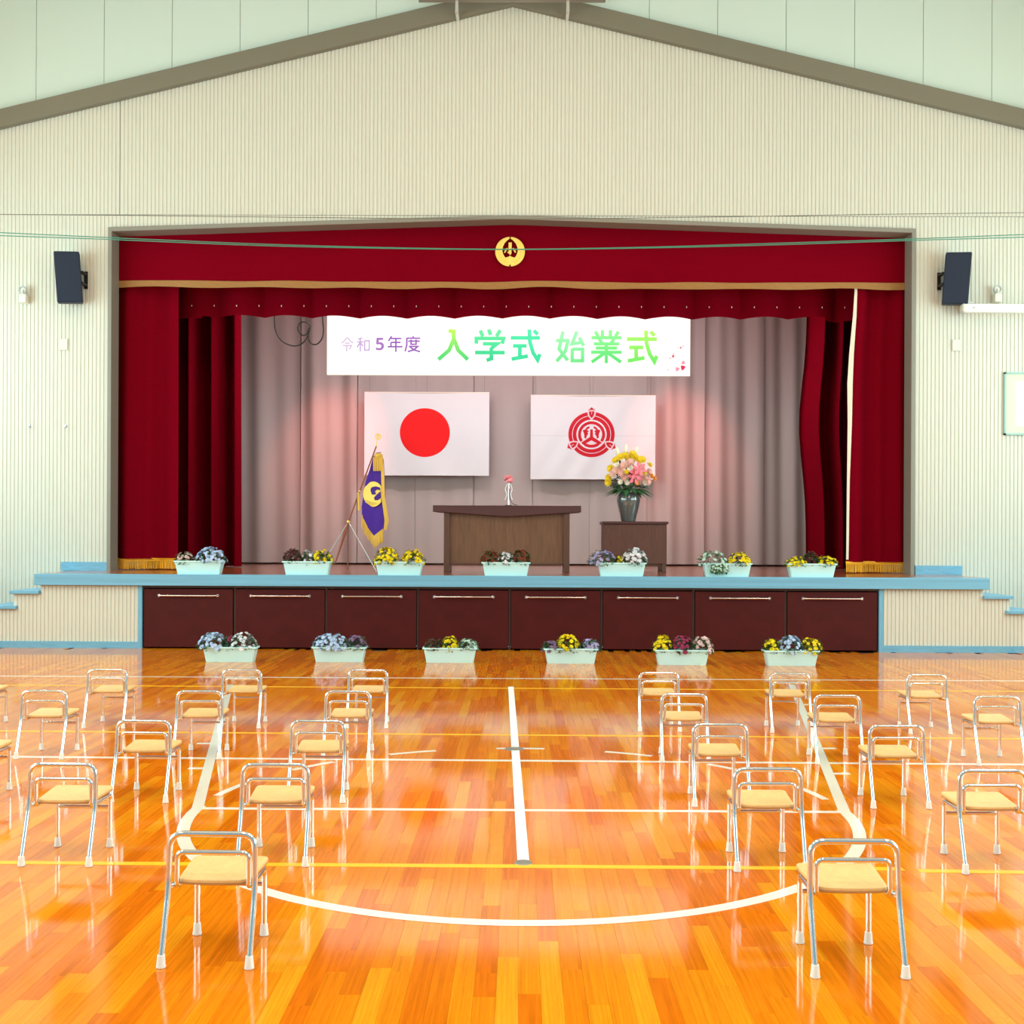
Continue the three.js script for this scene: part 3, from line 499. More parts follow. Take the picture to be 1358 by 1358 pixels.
// ------------------------------------------------------------------ flags on the back curtain
function wallFlag(name, x0, x1, y0, y1, tex, label, seed) {
  const D = D_BACK - 0.25, a = P(x0, y0, D), b = P(x1, y1, D), t = group(name, V((a.x + b.x) / 2, b.y, -D)), W = b.x - a.x, H = a.y - b.y, R = rng(seed), p = R() * 6; tag(t, label, 'flag');
  const g = new THREE.PlaneGeometry(W, H, 50, 34), q = g.attributes.position; for (let i = 0; i < q.count; i++) { const x = q.getX(i), y = q.getY(i), v = y / H + 0.5; q.setZ(i, 0.014 * Math.sin(x * 5 + y * 2.4 + p) * (1.15 - v) + 0.008 * Math.sin(x * 13 - y * 8 + p) * (1.1 - v)); q.setY(i, y - 0.02 * Math.sin((x / W + 0.5) * Math.PI) * (v) + H / 2); } g.computeVertexNormals();
  mesh('cloth', g, std(1, 1, 1, { map: tex, roughness: 0.85, side: THREE.DoubleSide }), t);
  mesh('top_batten', new THREE.CylinderGeometry(0.012, 0.012, W, 8).rotateZ(Math.PI / 2).translate(0, H - 0.004, -0.012), M.lining, t);
  for (const s of [-1, 0, 1]) mesh('hanging_cord', rod(V(s * W * 0.46, H, -0.012), V(s * W * 0.46, 8.4 - b.y, -0.012), 0.003, 0.003, 6), M.wire, t);
}
wallFlag('hinomaru_flag', 483.5, 648.5, 520, 631, canvasTexture(660, 444, (g, w, h) => { g.fillStyle = '#d9d6dc'; g.fillRect(0, 0, w, h); g.fillStyle = '#e8040a'; g.beginPath(); g.arc(320, 212, 132, 0, 7); g.fill(); }), 'white cloth flag with a plain red disc hung behind the lectern', 61);
wallFlag('crest_flag', 704, 869, 524, 636, canvasTexture(660, 448, (g, w, h) => {
  g.fillStyle = '#d9d6dc'; g.fillRect(0, 0, w, h); g.fillStyle = '#c9c4d0'; g.fillRect(0, 213, w, 3);
  g.save(); g.translate(322, 206); const s = 4 / 13.58; g.scale(s, s); const red = '#c20a24', white = '#dfc8cf';
  const ring = (r0, r1) => { g.fillStyle = red; g.beginPath(); g.arc(0, 0, r1, 0, Math.PI * 2); g.closePath(); g.moveTo(r0, 0); g.arc(0, 0, r0, 0, Math.PI * 2, true); g.closePath(); g.fill(); };
  ring(350, 415); ring(272, 338); ring(190, 242);
  for (const a of [0, 120, 240]) { g.save(); g.rotate(a * Math.PI / 180); g.fillStyle = white; g.beginPath(); g.moveTo(0, -265); g.bezierCurveTo(-85, -340, -85, -420, -70, -440); g.lineTo(70, -440); g.bezierCurveTo(85, -420, 85, -340, 0, -265); g.fill();
    g.fillStyle = red; g.beginPath(); g.moveTo(0, -300); g.bezierCurveTo(-55, -350, -52, -400, -42, -425); g.lineTo(42, -425); g.bezierCurveTo(52, -400, 55, -350, 0, -300); g.fill(); g.fillStyle = white; g.fillRect(-5, -430, 10, 60);
    g.fillStyle = red; g.beginPath(); g.moveTo(-70, -440); g.quadraticCurveTo(-45, -465, -28, -470); g.quadraticCurveTo(0, -525, 28, -470); g.quadraticCurveTo(45, -465, 70, -440); g.lineTo(40, -448); g.lineTo(-40, -448); g.closePath(); g.fill(); g.restore(); }
  g.fillStyle = white; g.beginPath(); g.moveTo(-190, 130); g.lineTo(0, 20); g.lineTo(190, 130); g.lineTo(215, 150); g.lineTo(160, 200); g.lineTo(-160, 200); g.lineTo(-215, 150); g.fill();
  g.fillStyle = red; g.beginPath(); g.moveTo(-22, -95); g.lineTo(22, -95); g.lineTo(28, 45); g.lineTo(185, 150); g.quadraticCurveTo(0, 330, -185, 150); g.lineTo(-28, 45); g.closePath(); g.fill();
  g.fillStyle = white; g.beginPath(); g.moveTo(0, 105); g.lineTo(100, 160); g.quadraticCurveTo(0, 215, -100, 160); g.closePath(); g.fill();
  for (const m of [-1, 1]) { g.save(); g.scale(m, 1); g.fillStyle = red; g.beginPath(); g.moveTo(35, -150); g.quadraticCurveTo(90, -145, 110, -95); g.lineTo(160, -75); g.quadraticCurveTo(120, 0, 130, 60); g.lineTo(95, 75); g.quadraticCurveTo(90, 10, 55, -10); g.lineTo(75, -40); g.lineTo(45, -60); g.lineTo(85, -85); g.quadraticCurveTo(60, -110, 40, -115); g.closePath(); g.fill(); g.restore(); }
  g.restore();
}), 'white cloth flag with a red ringed crest hung behind the vase', 67);

// ------------------------------------------------------------------ school flag on a tilted pole
{
  const D = 16.9, t = group('school_flag', V(P(470, 760, D).x, SH, -D)); tag(t, 'purple gold-fringed flag on a tilted red-brown pole and thin stand', 'flag');
  const o = t.position, Q = (px, py, dz = 0) => P(px, py, D).sub(o).add(V(0, 0, dz));
  const p0 = Q(444.5, 747), p1 = Q(462, 692), p2 = Q(499, 592), tip = Q(501.5, 579);
  mesh('pole', rod(p1, p2, 0.013, 0.011), M.polewood, t); mesh('pole_sleeve', rod(p0, p1, 0.012, 0.024), M.polewood, t);
  mesh('collar', rod(p1.clone().lerp(p2, -0.01), p1.clone().lerp(p2, 0.015), 0.026), M.gold, t); mesh('collar', rod(p1.clone().lerp(p2, 0.40), p1.clone().lerp(p2, 0.415), 0.018), M.gold, t);
  const fin = mesh('finial', new THREE.TorusGeometry(0.040, 0.009, 8, 24).translate(tip.x, tip.y, tip.z), M.gold, t); mesh('finial_emblem', merge([rod(tip.clone().add(V(-0.025, -0.03, 0)), tip.clone().add(V(0.02, 0.03, 0)), 0.009), rod(p2, tip.clone().add(V(-0.01, -0.035, 0)), 0.008)]), M.gold, fin);
  // stand legs
  for (const [px, py, dz] of [[502, 760, 0.25], [425, 757, 0.15], [455, 756, -0.45]]) { const f = Q(px, py); mesh('stand_leg', rod(p1, V(f.x, 0.004, dz), 0.009), M.steel, t); }
  // cloth outline, hanging from the pole top, with soft folds
  const outline = [[495, 607], [499, 601], [505, 600], [509, 610], [511, 640], [511, 665], [514, 690], [509, 702], [497, 711], [488, 699], [481, 685], [480.5, 672], [483, 655], [485, 640], [491, 622]];
  const fold = (x, y) => 0.02 * Math.sin(x * 16 + 1) + 0.008 * Math.sin(x * 31 + y * 4);
  const sheet = (pts, z, m, name, parent) => { const s = new THREE.Shape(); pts.forEach(([x, y], i) => { const q = Q(x, y); i ? s.lineTo(q.x, q.y) : s.moveTo(q.x, q.y); }); s.closePath(); const g = new THREE.ExtrudeGeometry(s, { depth: 0.012, bevelEnabled: true, bevelSize: 0.004, bevelThickness: 0.004, bevelSegments: 2, steps: 1 }); const p = g.attributes.position; for (let i = 0; i < p.count; i++) p.setZ(i, p.getZ(i) + z + fold(p.getX(i), p.getY(i))); g.computeVertexNormals(); return mesh(name, g, m, parent || t); };
  const cl = sheet(outline, 0.02, M.purple, 'cloth');
  // gold fringe along the foot and the free side
  const strand = []; const R = rng(77);
  const edgePts = [[481, 684], [485, 693], [490, 702], [497, 711], [503, 706.5], [509, 702]];
  for (let i = 0; i + 1 < edgePts.length; i++) for (let k = 0; k < 16; k++) { const u = k / 16, a = Q(edgePts[i][0] + (edgePts[i + 1][0] - edgePts[i][0]) * u, edgePts[i][1] + (edgePts[i + 1][1] - edgePts[i][1]) * u); const z = 0.03 + fold(a.x, a.y); const len = 0.16 + 0.03 * R(); const dx = i < 3 ? -0.01 + 0.02 * R() : 0.01 * R(); strand.push(rod(V(a.x, a.y + 0.012, z), V(a.x + dx, a.y - len, z + (R() - 0.5) * 0.02), 0.0075, 0.0055, 5)); }
  mesh('gold_fringe', merge(strand), M.goldCloth, t).userData.kind = 'stuff';
  sheet([[504, 600], [508, 604], [510, 625], [511, 660], [516, 690], [513, 703], [510, 702], [511, 690], [507, 660], [506.5, 625]], 0.045, M.goldCloth, 'side_fringe');
  // tassels and bow near the pole top
  mesh('tassel_bow', merge([new THREE.SphereGeometry(0.055, 10, 8).scale(1, 0.8, 0.7).translate(Q(502, 605).x, Q(502, 605).y, 0.08), ...[497, 499.5, 502, 504.5, 506.5].map(x => rod(Q(x, 607, 0.09), Q(x, 625, 0.08), 0.016, 0.012, 6))]), M.goldCloth, t);
  mesh('tassel', merge([rod(Q(475.5, 655, 0.03), Q(476.5, 677, 0.03), 0.016, 0.024, 8), new THREE.SphereGeometry(0.022, 8, 6).translate(Q(475.5, 655).x, Q(475.5, 655).y, 0.03)]), M.goldCloth, t);
  // round emblem
  const cx = 495.5, cy = 655.5, circle = []; for (let i = 0; i < 28; i++) { const a = i / 28 * Math.PI * 2; circle.push([Math.min(cx + 13 * Math.cos(a), 506), cy + 16.5 * Math.sin(a)]); }
  const em = sheet(circle, 0.034, M.gold, 'emblem'); em.userData.label = 'gold round emblem';
  sheet([[491, 650], [494, 646.5], [499, 645.5], [504, 647], [505, 650], [500, 649], [497, 652], [499, 655], [495, 656], [492, 654]], 0.046, M.purpleEmblem, 'emblem_mark', em);
  sheet([[497, 660], [501, 656], [505, 652], [505.5, 660], [502, 663], [498, 663]], 0.046, M.purpleEmblem, 'emblem_mark', em);
}

// ------------------------------------------------------------------ lectern desk, microphone, stand, vase
{
  const D = 16.45, a = P(575, 671, D), b = P(770, 671, D), f = P(675, 759.5, D), W = b.x - a.x, cx = (a.x + b.x) / 2, t = group('lectern_desk', V(cx, SH, -D)); tag(t, 'wide dark brown wooden lectern desk with shallow pointed top edge', 'lectern');
  const H = (a.y + b.y) / 2 - SH, k = D / FOCAL, dep = 0.72;
  const s = new THREE.Shape(); s.moveTo(-W / 2, H); s.lineTo(W / 2, H); s.lineTo(W / 2, H - 7.5 * k); s.lineTo(0, H - 14 * k); s.lineTo(-W / 2, H - 7.5 * k); s.closePath();
  mesh('top', new THREE.ExtrudeGeometry(s, { depth: dep, bevelEnabled: true, bevelSize: 0.004, bevelThickness: 0.004, bevelSegments: 1 }).translate(0, 0, -dep + 0.08), M.deskTop, t);
  const x0 = -W / 2 + 14 * k, x1 = W / 2 - 14.5 * k, pw = 7.5 * k;
  for (const x of [x0 + pw / 2, x1 - pw / 2]) mesh('side_post', rbox(pw, H - 7.2 * k, 0.60, 0.006, x, (H - 7.2 * k) / 2, -0.26), M.deskPost, t);
  const ps = new THREE.Shape(); ps.moveTo(x0 + pw, 0.14); ps.lineTo(x1 - pw, 0.14); ps.lineTo(x1 - pw, H - 8.5 * k); ps.lineTo(0, H - 12.3 * k); ps.lineTo(x0 + pw, H - 8.5 * k); ps.closePath();
  const g = new THREE.ExtrudeGeometry(ps, { depth: 0.03, bevelEnabled: false }).translate(0, 0, -0.04), uv = g.attributes.uv; mesh('front_panel', g, M.deskWood, t);
  mesh('plinth_rail', span(x0 + pw, x1 - pw, 0.115, 0.14, -0.035, 0.0), M.deskPost, t);
  mesh('back_shelf', span(x0 + pw, x1 - pw, 0.45, 0.475, -0.5, -0.05), M.deskWood, t);
  // microphone with a pink rosette
  const mp = P(674.5, 671, D), m = group('microphone', V(mp.x, (a.y + b.y) / 2 + 0.005, -D - 0.1)); tag(m, 'table microphone stand with pink ribbon rosette on the lectern', 'microphone');
  mesh('base', new THREE.CylinderGeometry(0.05, 0.055, 0.012, 20).translate(0, 0.006, 0), M.black, m);
  mesh('stem', rod(V(0, 0.01, 0), V(0, 0.34, 0), 0.011, 0.009), M.chrome, m);
  mesh('cable', tube([V(0.012, 0.26, 0.01), V(0.02, 0.12, 0.015), V(0.05, 0.04, 0.02), V(0.13, 0.008, 0.02)], 0.005, 16, 6), M.cable, m);
  const R = rng(91), petals = []; for (let i = 0; i < 46; i++) { const th = R() * Math.PI * 2, ph = Math.acos(1 - 1.7 * R()), r = 0.045 + 0.022 * R(); petals.push(new THREE.SphereGeometry(0.024, 6, 4).scale(1, 1, 0.35).rotateX(R() * 3).rotateY(R() * 3).translate(r * Math.sin(ph) * Math.cos(th), 0.39 + r * 1.0 * Math.cos(ph), r * Math.sin(ph) * Math.sin(th))); }
  const ro = mesh('rosette', merge(petals), M.pink, m); ro.userData.label = 'pink ribbon rosette';
  const R2 = rng(5); for (const s2 of [-1, 1]) mesh('ribbon_tail', tube([V(s2 * 0.02, 0.34, 0.03), V(s2 * 0.05, 0.25, 0.03), V(s2 * 0.03, 0.17, 0.035), V(s2 * 0.055, 0.09, 0.03)], 0.007, 14, 5).scale(1, 1, 1), M.paper, ro);
}
{
  const D = 16.8, a = P(799, 691, D), b = P(886.5, 692, D), k = D / FOCAL, W = b.x - a.x, cx = (a.x + b.x) / 2, H = (a.y + b.y) / 2 - SH, t = group('flower_stand', V(cx, SH, -D)); tag(t, 'square reddish-brown wooden stand carrying the vase', 'stand');
  mesh('top', rbox(W, 3.5 * k, 0.62, 0.008, 0, H - 1.75 * k, -0.29), M.deskTop, t);
  mesh('body', rbox(W - 4 * k, H - 3.5 * k - 0.13, 0.56, 0.006, 0, (H - 3.5 * k + 0.13) / 2, -0.29), M.standWood, t);
  for (const [x, z] of [[-1, 0], [1, 0], [-1, -1], [1, -1]]) mesh('foot', rbox(0.06, 0.13, 0.06, 0.006, x * (W / 2 - 0.06), 0.065, z * 0.5 - 0.045), M.deskPost, t);
  mesh('plinth', span(-W / 2 + 0.09, W / 2 - 0.09, 0.09, 0.13, -0.06, -0.04), M.deskPost, t);
  const vb = P(835.5, 690, D), v = group('flower_vase', V(vb.x, SH + H, -D - 0.26)); tag(v, 'tall glossy dark grey vase on the reddish-brown stand', 'vase');
  const kk = (D + 0.26) / FOCAL, prof = [[0, 0], [9.2, 0], [9.6, 1], [11.5, 10], [14.2, 20], [15.6, 28], [14.8, 34], [12, 37.5], [10.5, 39], [11.8, 41], [11, 41], [9.4, 38.5], [0, 36]];
  mesh('body', new THREE.LatheGeometry(prof.map(([x, y]) => new THREE.Vector2(x * kk, y * kk)), 40), M.vase, v);
  // arrangement
  const fl = group('flower_arrangement', V(vb.x, SH + H + 39 * kk, -D - 0.26)); tag(fl, 'tall mixed bouquet of yellow, pink and white flowers in the vase', 'flowers');
  const R = rng(101), up = V(0, 1, 0);
  const leafGeo = (l, w) => { const pos = []; const A = [0, 0, 0], B = [l * 0.45, 0.02 * l, w / 2], C = [l, -0.12 * l, 0], E = [l * 0.45, 0.02 * l, -w / 2], m2 = [l * 0.5, 0.06 * l, 0]; for (const tri of [[A, B, m2], [B, C, m2], [C, E, m2], [E, A, m2]]) for (const q of tri) pos.push(...q); return fromTriangles(pos); };
  const leaves = []; for (let i = 0; i < 170; i++) { const l = 0.10 + 0.12 * R(), y = R() * 26 * kk, rad = (6 + 20 * R()) * kk * (1 - 0.3 * y / (26 * kk)), an = R() * Math.PI * 2; leaves.push(leafGeo(l, 0.045 + 0.03 * R()).rotateZ(-0.3 + 0.9 * R()).rotateY(an).translate(Math.cos(an) * rad * 0.8, y + 1 * kk, -Math.sin(an) * rad * 0.6)); }
  for (let i = 0; i < 14; i++) { const an = i / 14 * 6.28; leaves.push(leafGeo(0.34, 0.09).rotateZ(-0.15 - 0.25 * R()).rotateY(an).translate(Math.cos(an) * 0.08, 0.06, -Math.sin(an) * 0.08)); }
  mesh('foliage', merge(leaves), M.leaf, fl).userData.kind = 'stuff';
  const stems = []; for (let i = 0; i < 16; i++) { const an = R() * 6.28; stems.push(rod(V(0, -0.02, 0), V(Math.cos(an) * 0.2, 0.3, Math.sin(an) * 0.15), 0.006, 0.004, 5)); }
  mesh('stems', merge(stems), M.leafLight, fl);
  const star = (n, r, w, cup) => { const pos = []; for (let i = 0; i < n; i++) { const a = i / n * 6.283, c = Math.cos(a), s = Math.sin(a), px2 = -s * w, pz = c * w; const m2 = [c * r * 0.6, cup * r * 0.7, s * r * 0.6]; pos.push(0, 0, 0, m2[0] + px2, m2[1], m2[2] + pz, c * r, cup * r, s * r, 0, 0, 0, c * r, cup * r, s * r, m2[0] - px2, m2[1], m2[2] - pz); } return fromTriangles(pos); };
  const double = (r) => merge([star(10, r, r * 0.26, 0.15), star(9, r * 0.8, r * 0.22, 0.5).rotateY(0.3), star(7, r * 0.55, r * 0.2, 1.0).rotateY(0.1)]);
  const pal = { yellow: std(0.90, 0.66, 0.02, { side: THREE.DoubleSide }), pinkPale: std(0.90, 0.55, 0.48, { side: THREE.DoubleSide }), pinkDeep: std(0.90, 0.22, 0.30, { side: THREE.DoubleSide }), white: std(0.88, 0.86, 0.74, { side: THREE.DoubleSide }), orange: std(0.90, 0.36, 0.03, { side: THREE.DoubleSide }) };
  const mum = double(0.075), lily = star(6, 0.13, 0.03, 0.25), small = double(0.048);
  const put = (px, py, geo, m, name, dz = 0.12) => { const q = P(px, py, D + 0.26).sub(fl.position), z = dz + (R() - 0.5) * 0.06, o = mesh(name, geo, pal[m], fl); o.position.set(q.x, q.y, z); const dir = V(q.x * 1.1, (q.y - 0.18) * 0.8, 0.42).normalize(); o.quaternion.setFromUnitVectors(up, dir); return o; };
  for (const [x, y] of [[809, 622], [807, 634], [806, 640], [822, 607], [828, 605], [838, 603], [841, 607], [846, 611], [851, 610], [816, 611], [833, 609]]) put(x, y, mum, 'yellow', 'chrysanthemum', 0.10);
  for (const [x, y] of [[829, 628], [852, 628], [862, 632], [866, 635], [843, 641]]) put(x, y, small, 'orange', 'marigold', 0.20);
  for (const [x, y] of [[852, 628], [829, 627], [842, 640], [860, 618]]) put(x, y, small, 'yellow', 'chrysanthemum', 0.24);
  for (const [x, y] of [[818, 621], [825, 619], [831, 617], [822, 628], [848, 637], [854, 634], [815, 625], [835, 614], [848, 621], [812, 629], [859, 627], [857, 639], [827, 634]]) put(x, y, mum, 'pinkPale', 'carnation', 0.18);
  for (const [x, y] of [[841, 629], [845, 624], [839, 634]]) put(x, y, lily, 'pinkDeep', 'lily', 0.26);
  for (const [x, y] of [[821, 640], [830, 641], [836, 622], [853, 641], [816, 618], [858, 616]]) put(x, y, small, 'white', 'small_white_flower', 0.22);
  for (const [x, y] of [[819, 601], [830, 597], [843, 600]]) { const q = P(x, y, D + 0.26).sub(fl.position); const sp = mesh('lily_bud', new THREE.LatheGeometry([[0, -0.10], [0.022, -0.05], [0.034, 0.0], [0.03, 0.05], [0.012, 0.09], [0, 0.10]].map(z => new THREE.Vector2(...z)), 10), pal.white, fl); sp.position.set(q.x, q.y, 0.05); sp.rotation.z = -(x - 831) * 0.02; mesh('bud_stem', rod(V(0, -0.30, 0), V(0, -0.08, 0), 0.012, 0.02, 6), M.leafLight, sp); }
}

// ------------------------------------------------------------------ planters
{
  const pal = { white: [0.84, 0.85, 0.92], bluewhite: [0.55, 0.70, 0.95], lavender: [0.50, 0.45, 0.75], yellow: [0.95, 0.76, 0.004], maroon: [0.10, 0.012, 0.02], rust: [0.22, 0.03, 0.01], magenta: [0.38, 0.03, 0.12], pinkwhite: [0.85, 0.62, 0.62], purple: [0.28, 0.17, 0.32], greenwhite: [0.60, 0.78, 0.70] };
  const mats = {}; for (const k in pal) mats[k] = std(...pal[k], { roughness: 0.7, side: THREE.DoubleSide });
  const bloom = (r) => { const pos = []; for (const [n, rr, w, cup, off] of [[8, r, 0.30, 0.05, 0], [7, r * 0.75, 0.28, 0.45, 0.4], [5, r * 0.5, 0.25, 0.9, 0.2]]) for (let i = 0; i < n; i++) { const a = i / n * 6.283 + off, c = Math.cos(a), s = Math.sin(a), px = -s * w * rr, pz = c * w * rr, mx = c * rr * 0.65, mz = s * rr * 0.65, my = cup * rr * 0.7; pos.push(0, 0, 0, mx + px, my, mz + pz, c * rr, cup * rr, s * rr, 0, 0, 0, c * rr, cup * rr, s * rr, mx - px, my, mz - pz); } return fromTriangles(pos); };
  const B = bloom(0.027), up = V(0, 1, 0);
  const leaf = (() => { const pos = [0, 0, 0, 0.018, 0.006, 0.013, 0.046, -0.004, 0, 0, 0, 0, 0.046, -0.004, 0, 0.018, 0.006, -0.013]; return fromTriangles(pos); })();
  const kx = 0.67 / 2;
  function trough() { // hollow tapered box with a rolled rim
    const ring = (hx, hz, y, r) => { const pts = []; for (const [sx, sz, a0] of [[1, 1, 0], [-1, 1, 1], [-1, -1, 2], [1, -1, 3]]) for (let i = 0; i <= 3; i++) { const a = (a0 + i / 3) * Math.PI / 2; pts.push([sx * (hx - r) + r * Math.cos(a), y, sz * (hz - r) + r * Math.sin(a)]); } return pts; };
    const rings = [ring(0.288, 0.075, 0.0, 0.02), ring(0.290, 0.077, 0.012, 0.02), ring(0.318, 0.100, 0.165, 0.022), ring(kx, 0.112, 0.167, 0.024), ring(kx, 0.112, 0.186, 0.024), ring(kx - 0.02, 0.094, 0.186, 0.02), ring(0.30, 0.088, 0.12, 0.02)];
    const pos = [], q = (a, b, c, d) => pos.push(...a, ...b, ...c, ...a, ...c, ...d);
    for (let k = 0; k + 1 < rings.length; k++) for (let i = 0, n = rings[k].length; i < n; i++) q(rings[k][i], rings[k + 1][i], rings[k + 1][(i + 1) % n], rings[k][(i + 1) % n]);
    const cap = (r) => { for (let i = 1; i + 1 < r.length; i++) pos.push(...r[0], ...r[i], ...r[i + 1]); }; cap(rings[0]);
    return fromTriangles(pos);
  }
  const TR = trough(), SO = box(0.59, 0.02, 0.165, 0, 0.15, 0);
  // plants: [centre px, half width px, top px, colour, density, secondary]
  function planter(x0, x1, yBase, onStage, plants, label, seed) {
    const base = onStage ? P((x0 + x1) / 2, yBase, 15.09) : F((x0 + x1) / 2, yBase), D = onStage ? 15.09 : -base.z + 0.07, k = D / FOCAL;
    const t = group('flower_planter', V(base.x, onStage ? SH : 0, -D)); tag(t, label, 'planter', undefined); t.userData.group = onStage ? 'planters along the stage edge' : 'planters on the hall floor';
    mesh('trough', TR, M.planter, t); mesh('soil', SO, M.soil, t);
    const R = rng(seed);
    for (const [cx, hw, topY, col, n, trail] of plants) {
      const q = P(cx, topY, D), px = q.x - base.x, rx = hw * k, top = q.y - t.position.y, y0 = 0.15, ry = Math.max(0.06, top - y0), rz = Math.max(0.08, Math.min(0.15, rx * 0.9));
      const lv = [], bl = [];
      for (let i = 0; i < 190; i++) { const th = R() * 6.283, cph = R() * 1.05 - 0.08, sp = Math.sqrt(Math.max(0, 1 - cph * cph)), s = 0.6 + 0.38 * R(); const p = V(sp * Math.cos(th) * rx * s, y0 + Math.max(-0.02, cph) * ry * s, sp * Math.sin(th) * rz * s); lv.push(leaf.clone().rotateZ(-0.5 + 1.2 * R()).rotateY(-th + (R() - 0.5)).scale(1, 1, 1).translate(p.x, p.y, p.z)); }
      for (let i = 0; i < n; i++) { const th = R() * 6.283, cph = 0.02 + 0.96 * Math.pow(R(), 0.8), sp = Math.sqrt(1 - cph * cph), s = 0.86 + 0.14 * R(); const nrm = V(sp * Math.cos(th) / rx, cph / ry, sp * Math.sin(th) / rz).normalize(); const g = B.clone().scale(0.8 + 0.5 * R(), 1, 0.8 + 0.5 * R()).applyQuaternion(new THREE.Quaternion().setFromUnitVectors(up, nrm.clone().add(V((R() - .5) * .5, 0.2, (R() - .5) * .5)).normalize())); bl.push(g.translate(sp * Math.cos(th) * rx * s, y0 + cph * ry * s, sp * Math.sin(th) * rz * s)); }
      if (trail) for (let i = 0; i < 120; i++) { const u = R(), p = V((R() - 0.5) * rx * 1.1 + rx * 0.3, y0 + 0.04 - u * 0.13, 0.10 + 0.045 * Math.sin(u * 3) + R() * 0.02); lv.push(leaf.clone().rotateZ(-0.9).rotateY(R() * 6.28).translate(p.x, p.y, p.z)); if (i % 3 === 0) bl.push(B.clone().scale(0.6, 0.6, 0.6).rotateX(1.2).translate(p.x, p.y, p.z + 0.01)); }
      const fo = mesh('foliage', merge(lv).translate(px, 0, 0), trail ? M.leafLight : M.leaf, t);
      const b = mesh('blossoms', merge(bl).translate(px, 0, 0), mats[col], fo); b.userData.kind = 'stuff';
    }
  }
  const S = true;
  planter(233, 297, 761, S, [[245, 13, 731, 'pinkwhite', 26], [280, 22, 725, 'bluewhite', 85]], 'pale planter of blue-white and pinkish chrysanthemums on the stage edge', 201);
  planter(376, 440, 762, S, [[388, 13, 727, 'maroon', 60], [409, 9, 729, 'white', 26], [428, 14, 728, 'yellow', 55]], 'pale planter of maroon, white and yellow chrysanthemums on the stage edge', 202);
  planter(498, 562, 763, S, [[513, 17, 725, 'yellow', 90], [548, 16, 728, 'yellow', 75]], 'pale planter of two yellow chrysanthemum mounds on the stage edge', 203);
  planter(640, 702, 763, S, [[650, 13, 728, 'rust', 55], [671, 13, 732, 'white', 45], [691, 13, 728, 'rust', 50]], 'pale planter of white blooms between rust-red ones before the lectern', 204);
  planter(791, 857, 764, S, [[799, 20, 729, 'lavender', 60], [822, 6, 737, 'yellow', 16], [841, 19, 726, 'white', 60]], 'pale planter of lavender and white blooms with a yellow tuft, stage edge', 205);
  planter(931, 996, 765, S, [[945, 20, 729, 'greenwhite', 40, true], [980, 16, 732, 'yellow', 50]], 'pale planter with trailing white-flecked greenery and yellow blooms, stage edge', 206);
  planter(1043, 1108, 766, S, [[1056, 15, 738, 'yellow', 46], [1075, 10, 730, 'maroon', 40], [1096, 15, 737, 'yellow', 55]], 'pale planter of dark maroon blooms between two low yellow clumps, stage edge', 207);
  planter(267, 341, 878, false, [[282, 21, 838, 'bluewhite', 80], [304, 7, 842, 'magenta', 14], [322, 19, 838, 'white', 60]], 'pale planter of blue-white blooms with a speck of crimson, hall floor', 301);
  planter(412, 487, 878, false, [[440, 27, 839, 'bluewhite', 90], [472, 16, 842, 'purple', 50]], 'pale planter of blue-white and dusky purple blooms on the hall floor', 302);
  planter(561, 632, 879, false, [[576, 13, 848, 'maroon', 34], [597, 12, 843, 'yellow', 55], [620, 15, 847, 'greenwhite', 36]], 'pale planter of yellow between maroon and greenish-white blooms, hall floor', 303);
  planter(721, 793, 880, false, [[732, 14, 849, 'purple', 40], [753, 17, 841, 'yellow', 85], [782, 14, 847, 'lavender', 45]], 'pale planter of a yellow mound between lavender blooms, hall floor', 304);
  planter(869, 941, 882, false, [[879, 13, 842, 'yellow', 50], [905, 16, 842, 'magenta', 60], [931, 15, 843, 'pinkwhite', 45]], 'pale planter of yellow, magenta and pale pink blooms on the hall floor', 305);
  planter(1013, 1087, 883, false, [[1024, 12, 846, 'yellow', 34], [1048, 17, 842, 'bluewhite', 70], [1075, 16, 845, 'yellow', 36]], 'pale planter of light blue blooms between yellow-green ones, hall floor', 306);
}

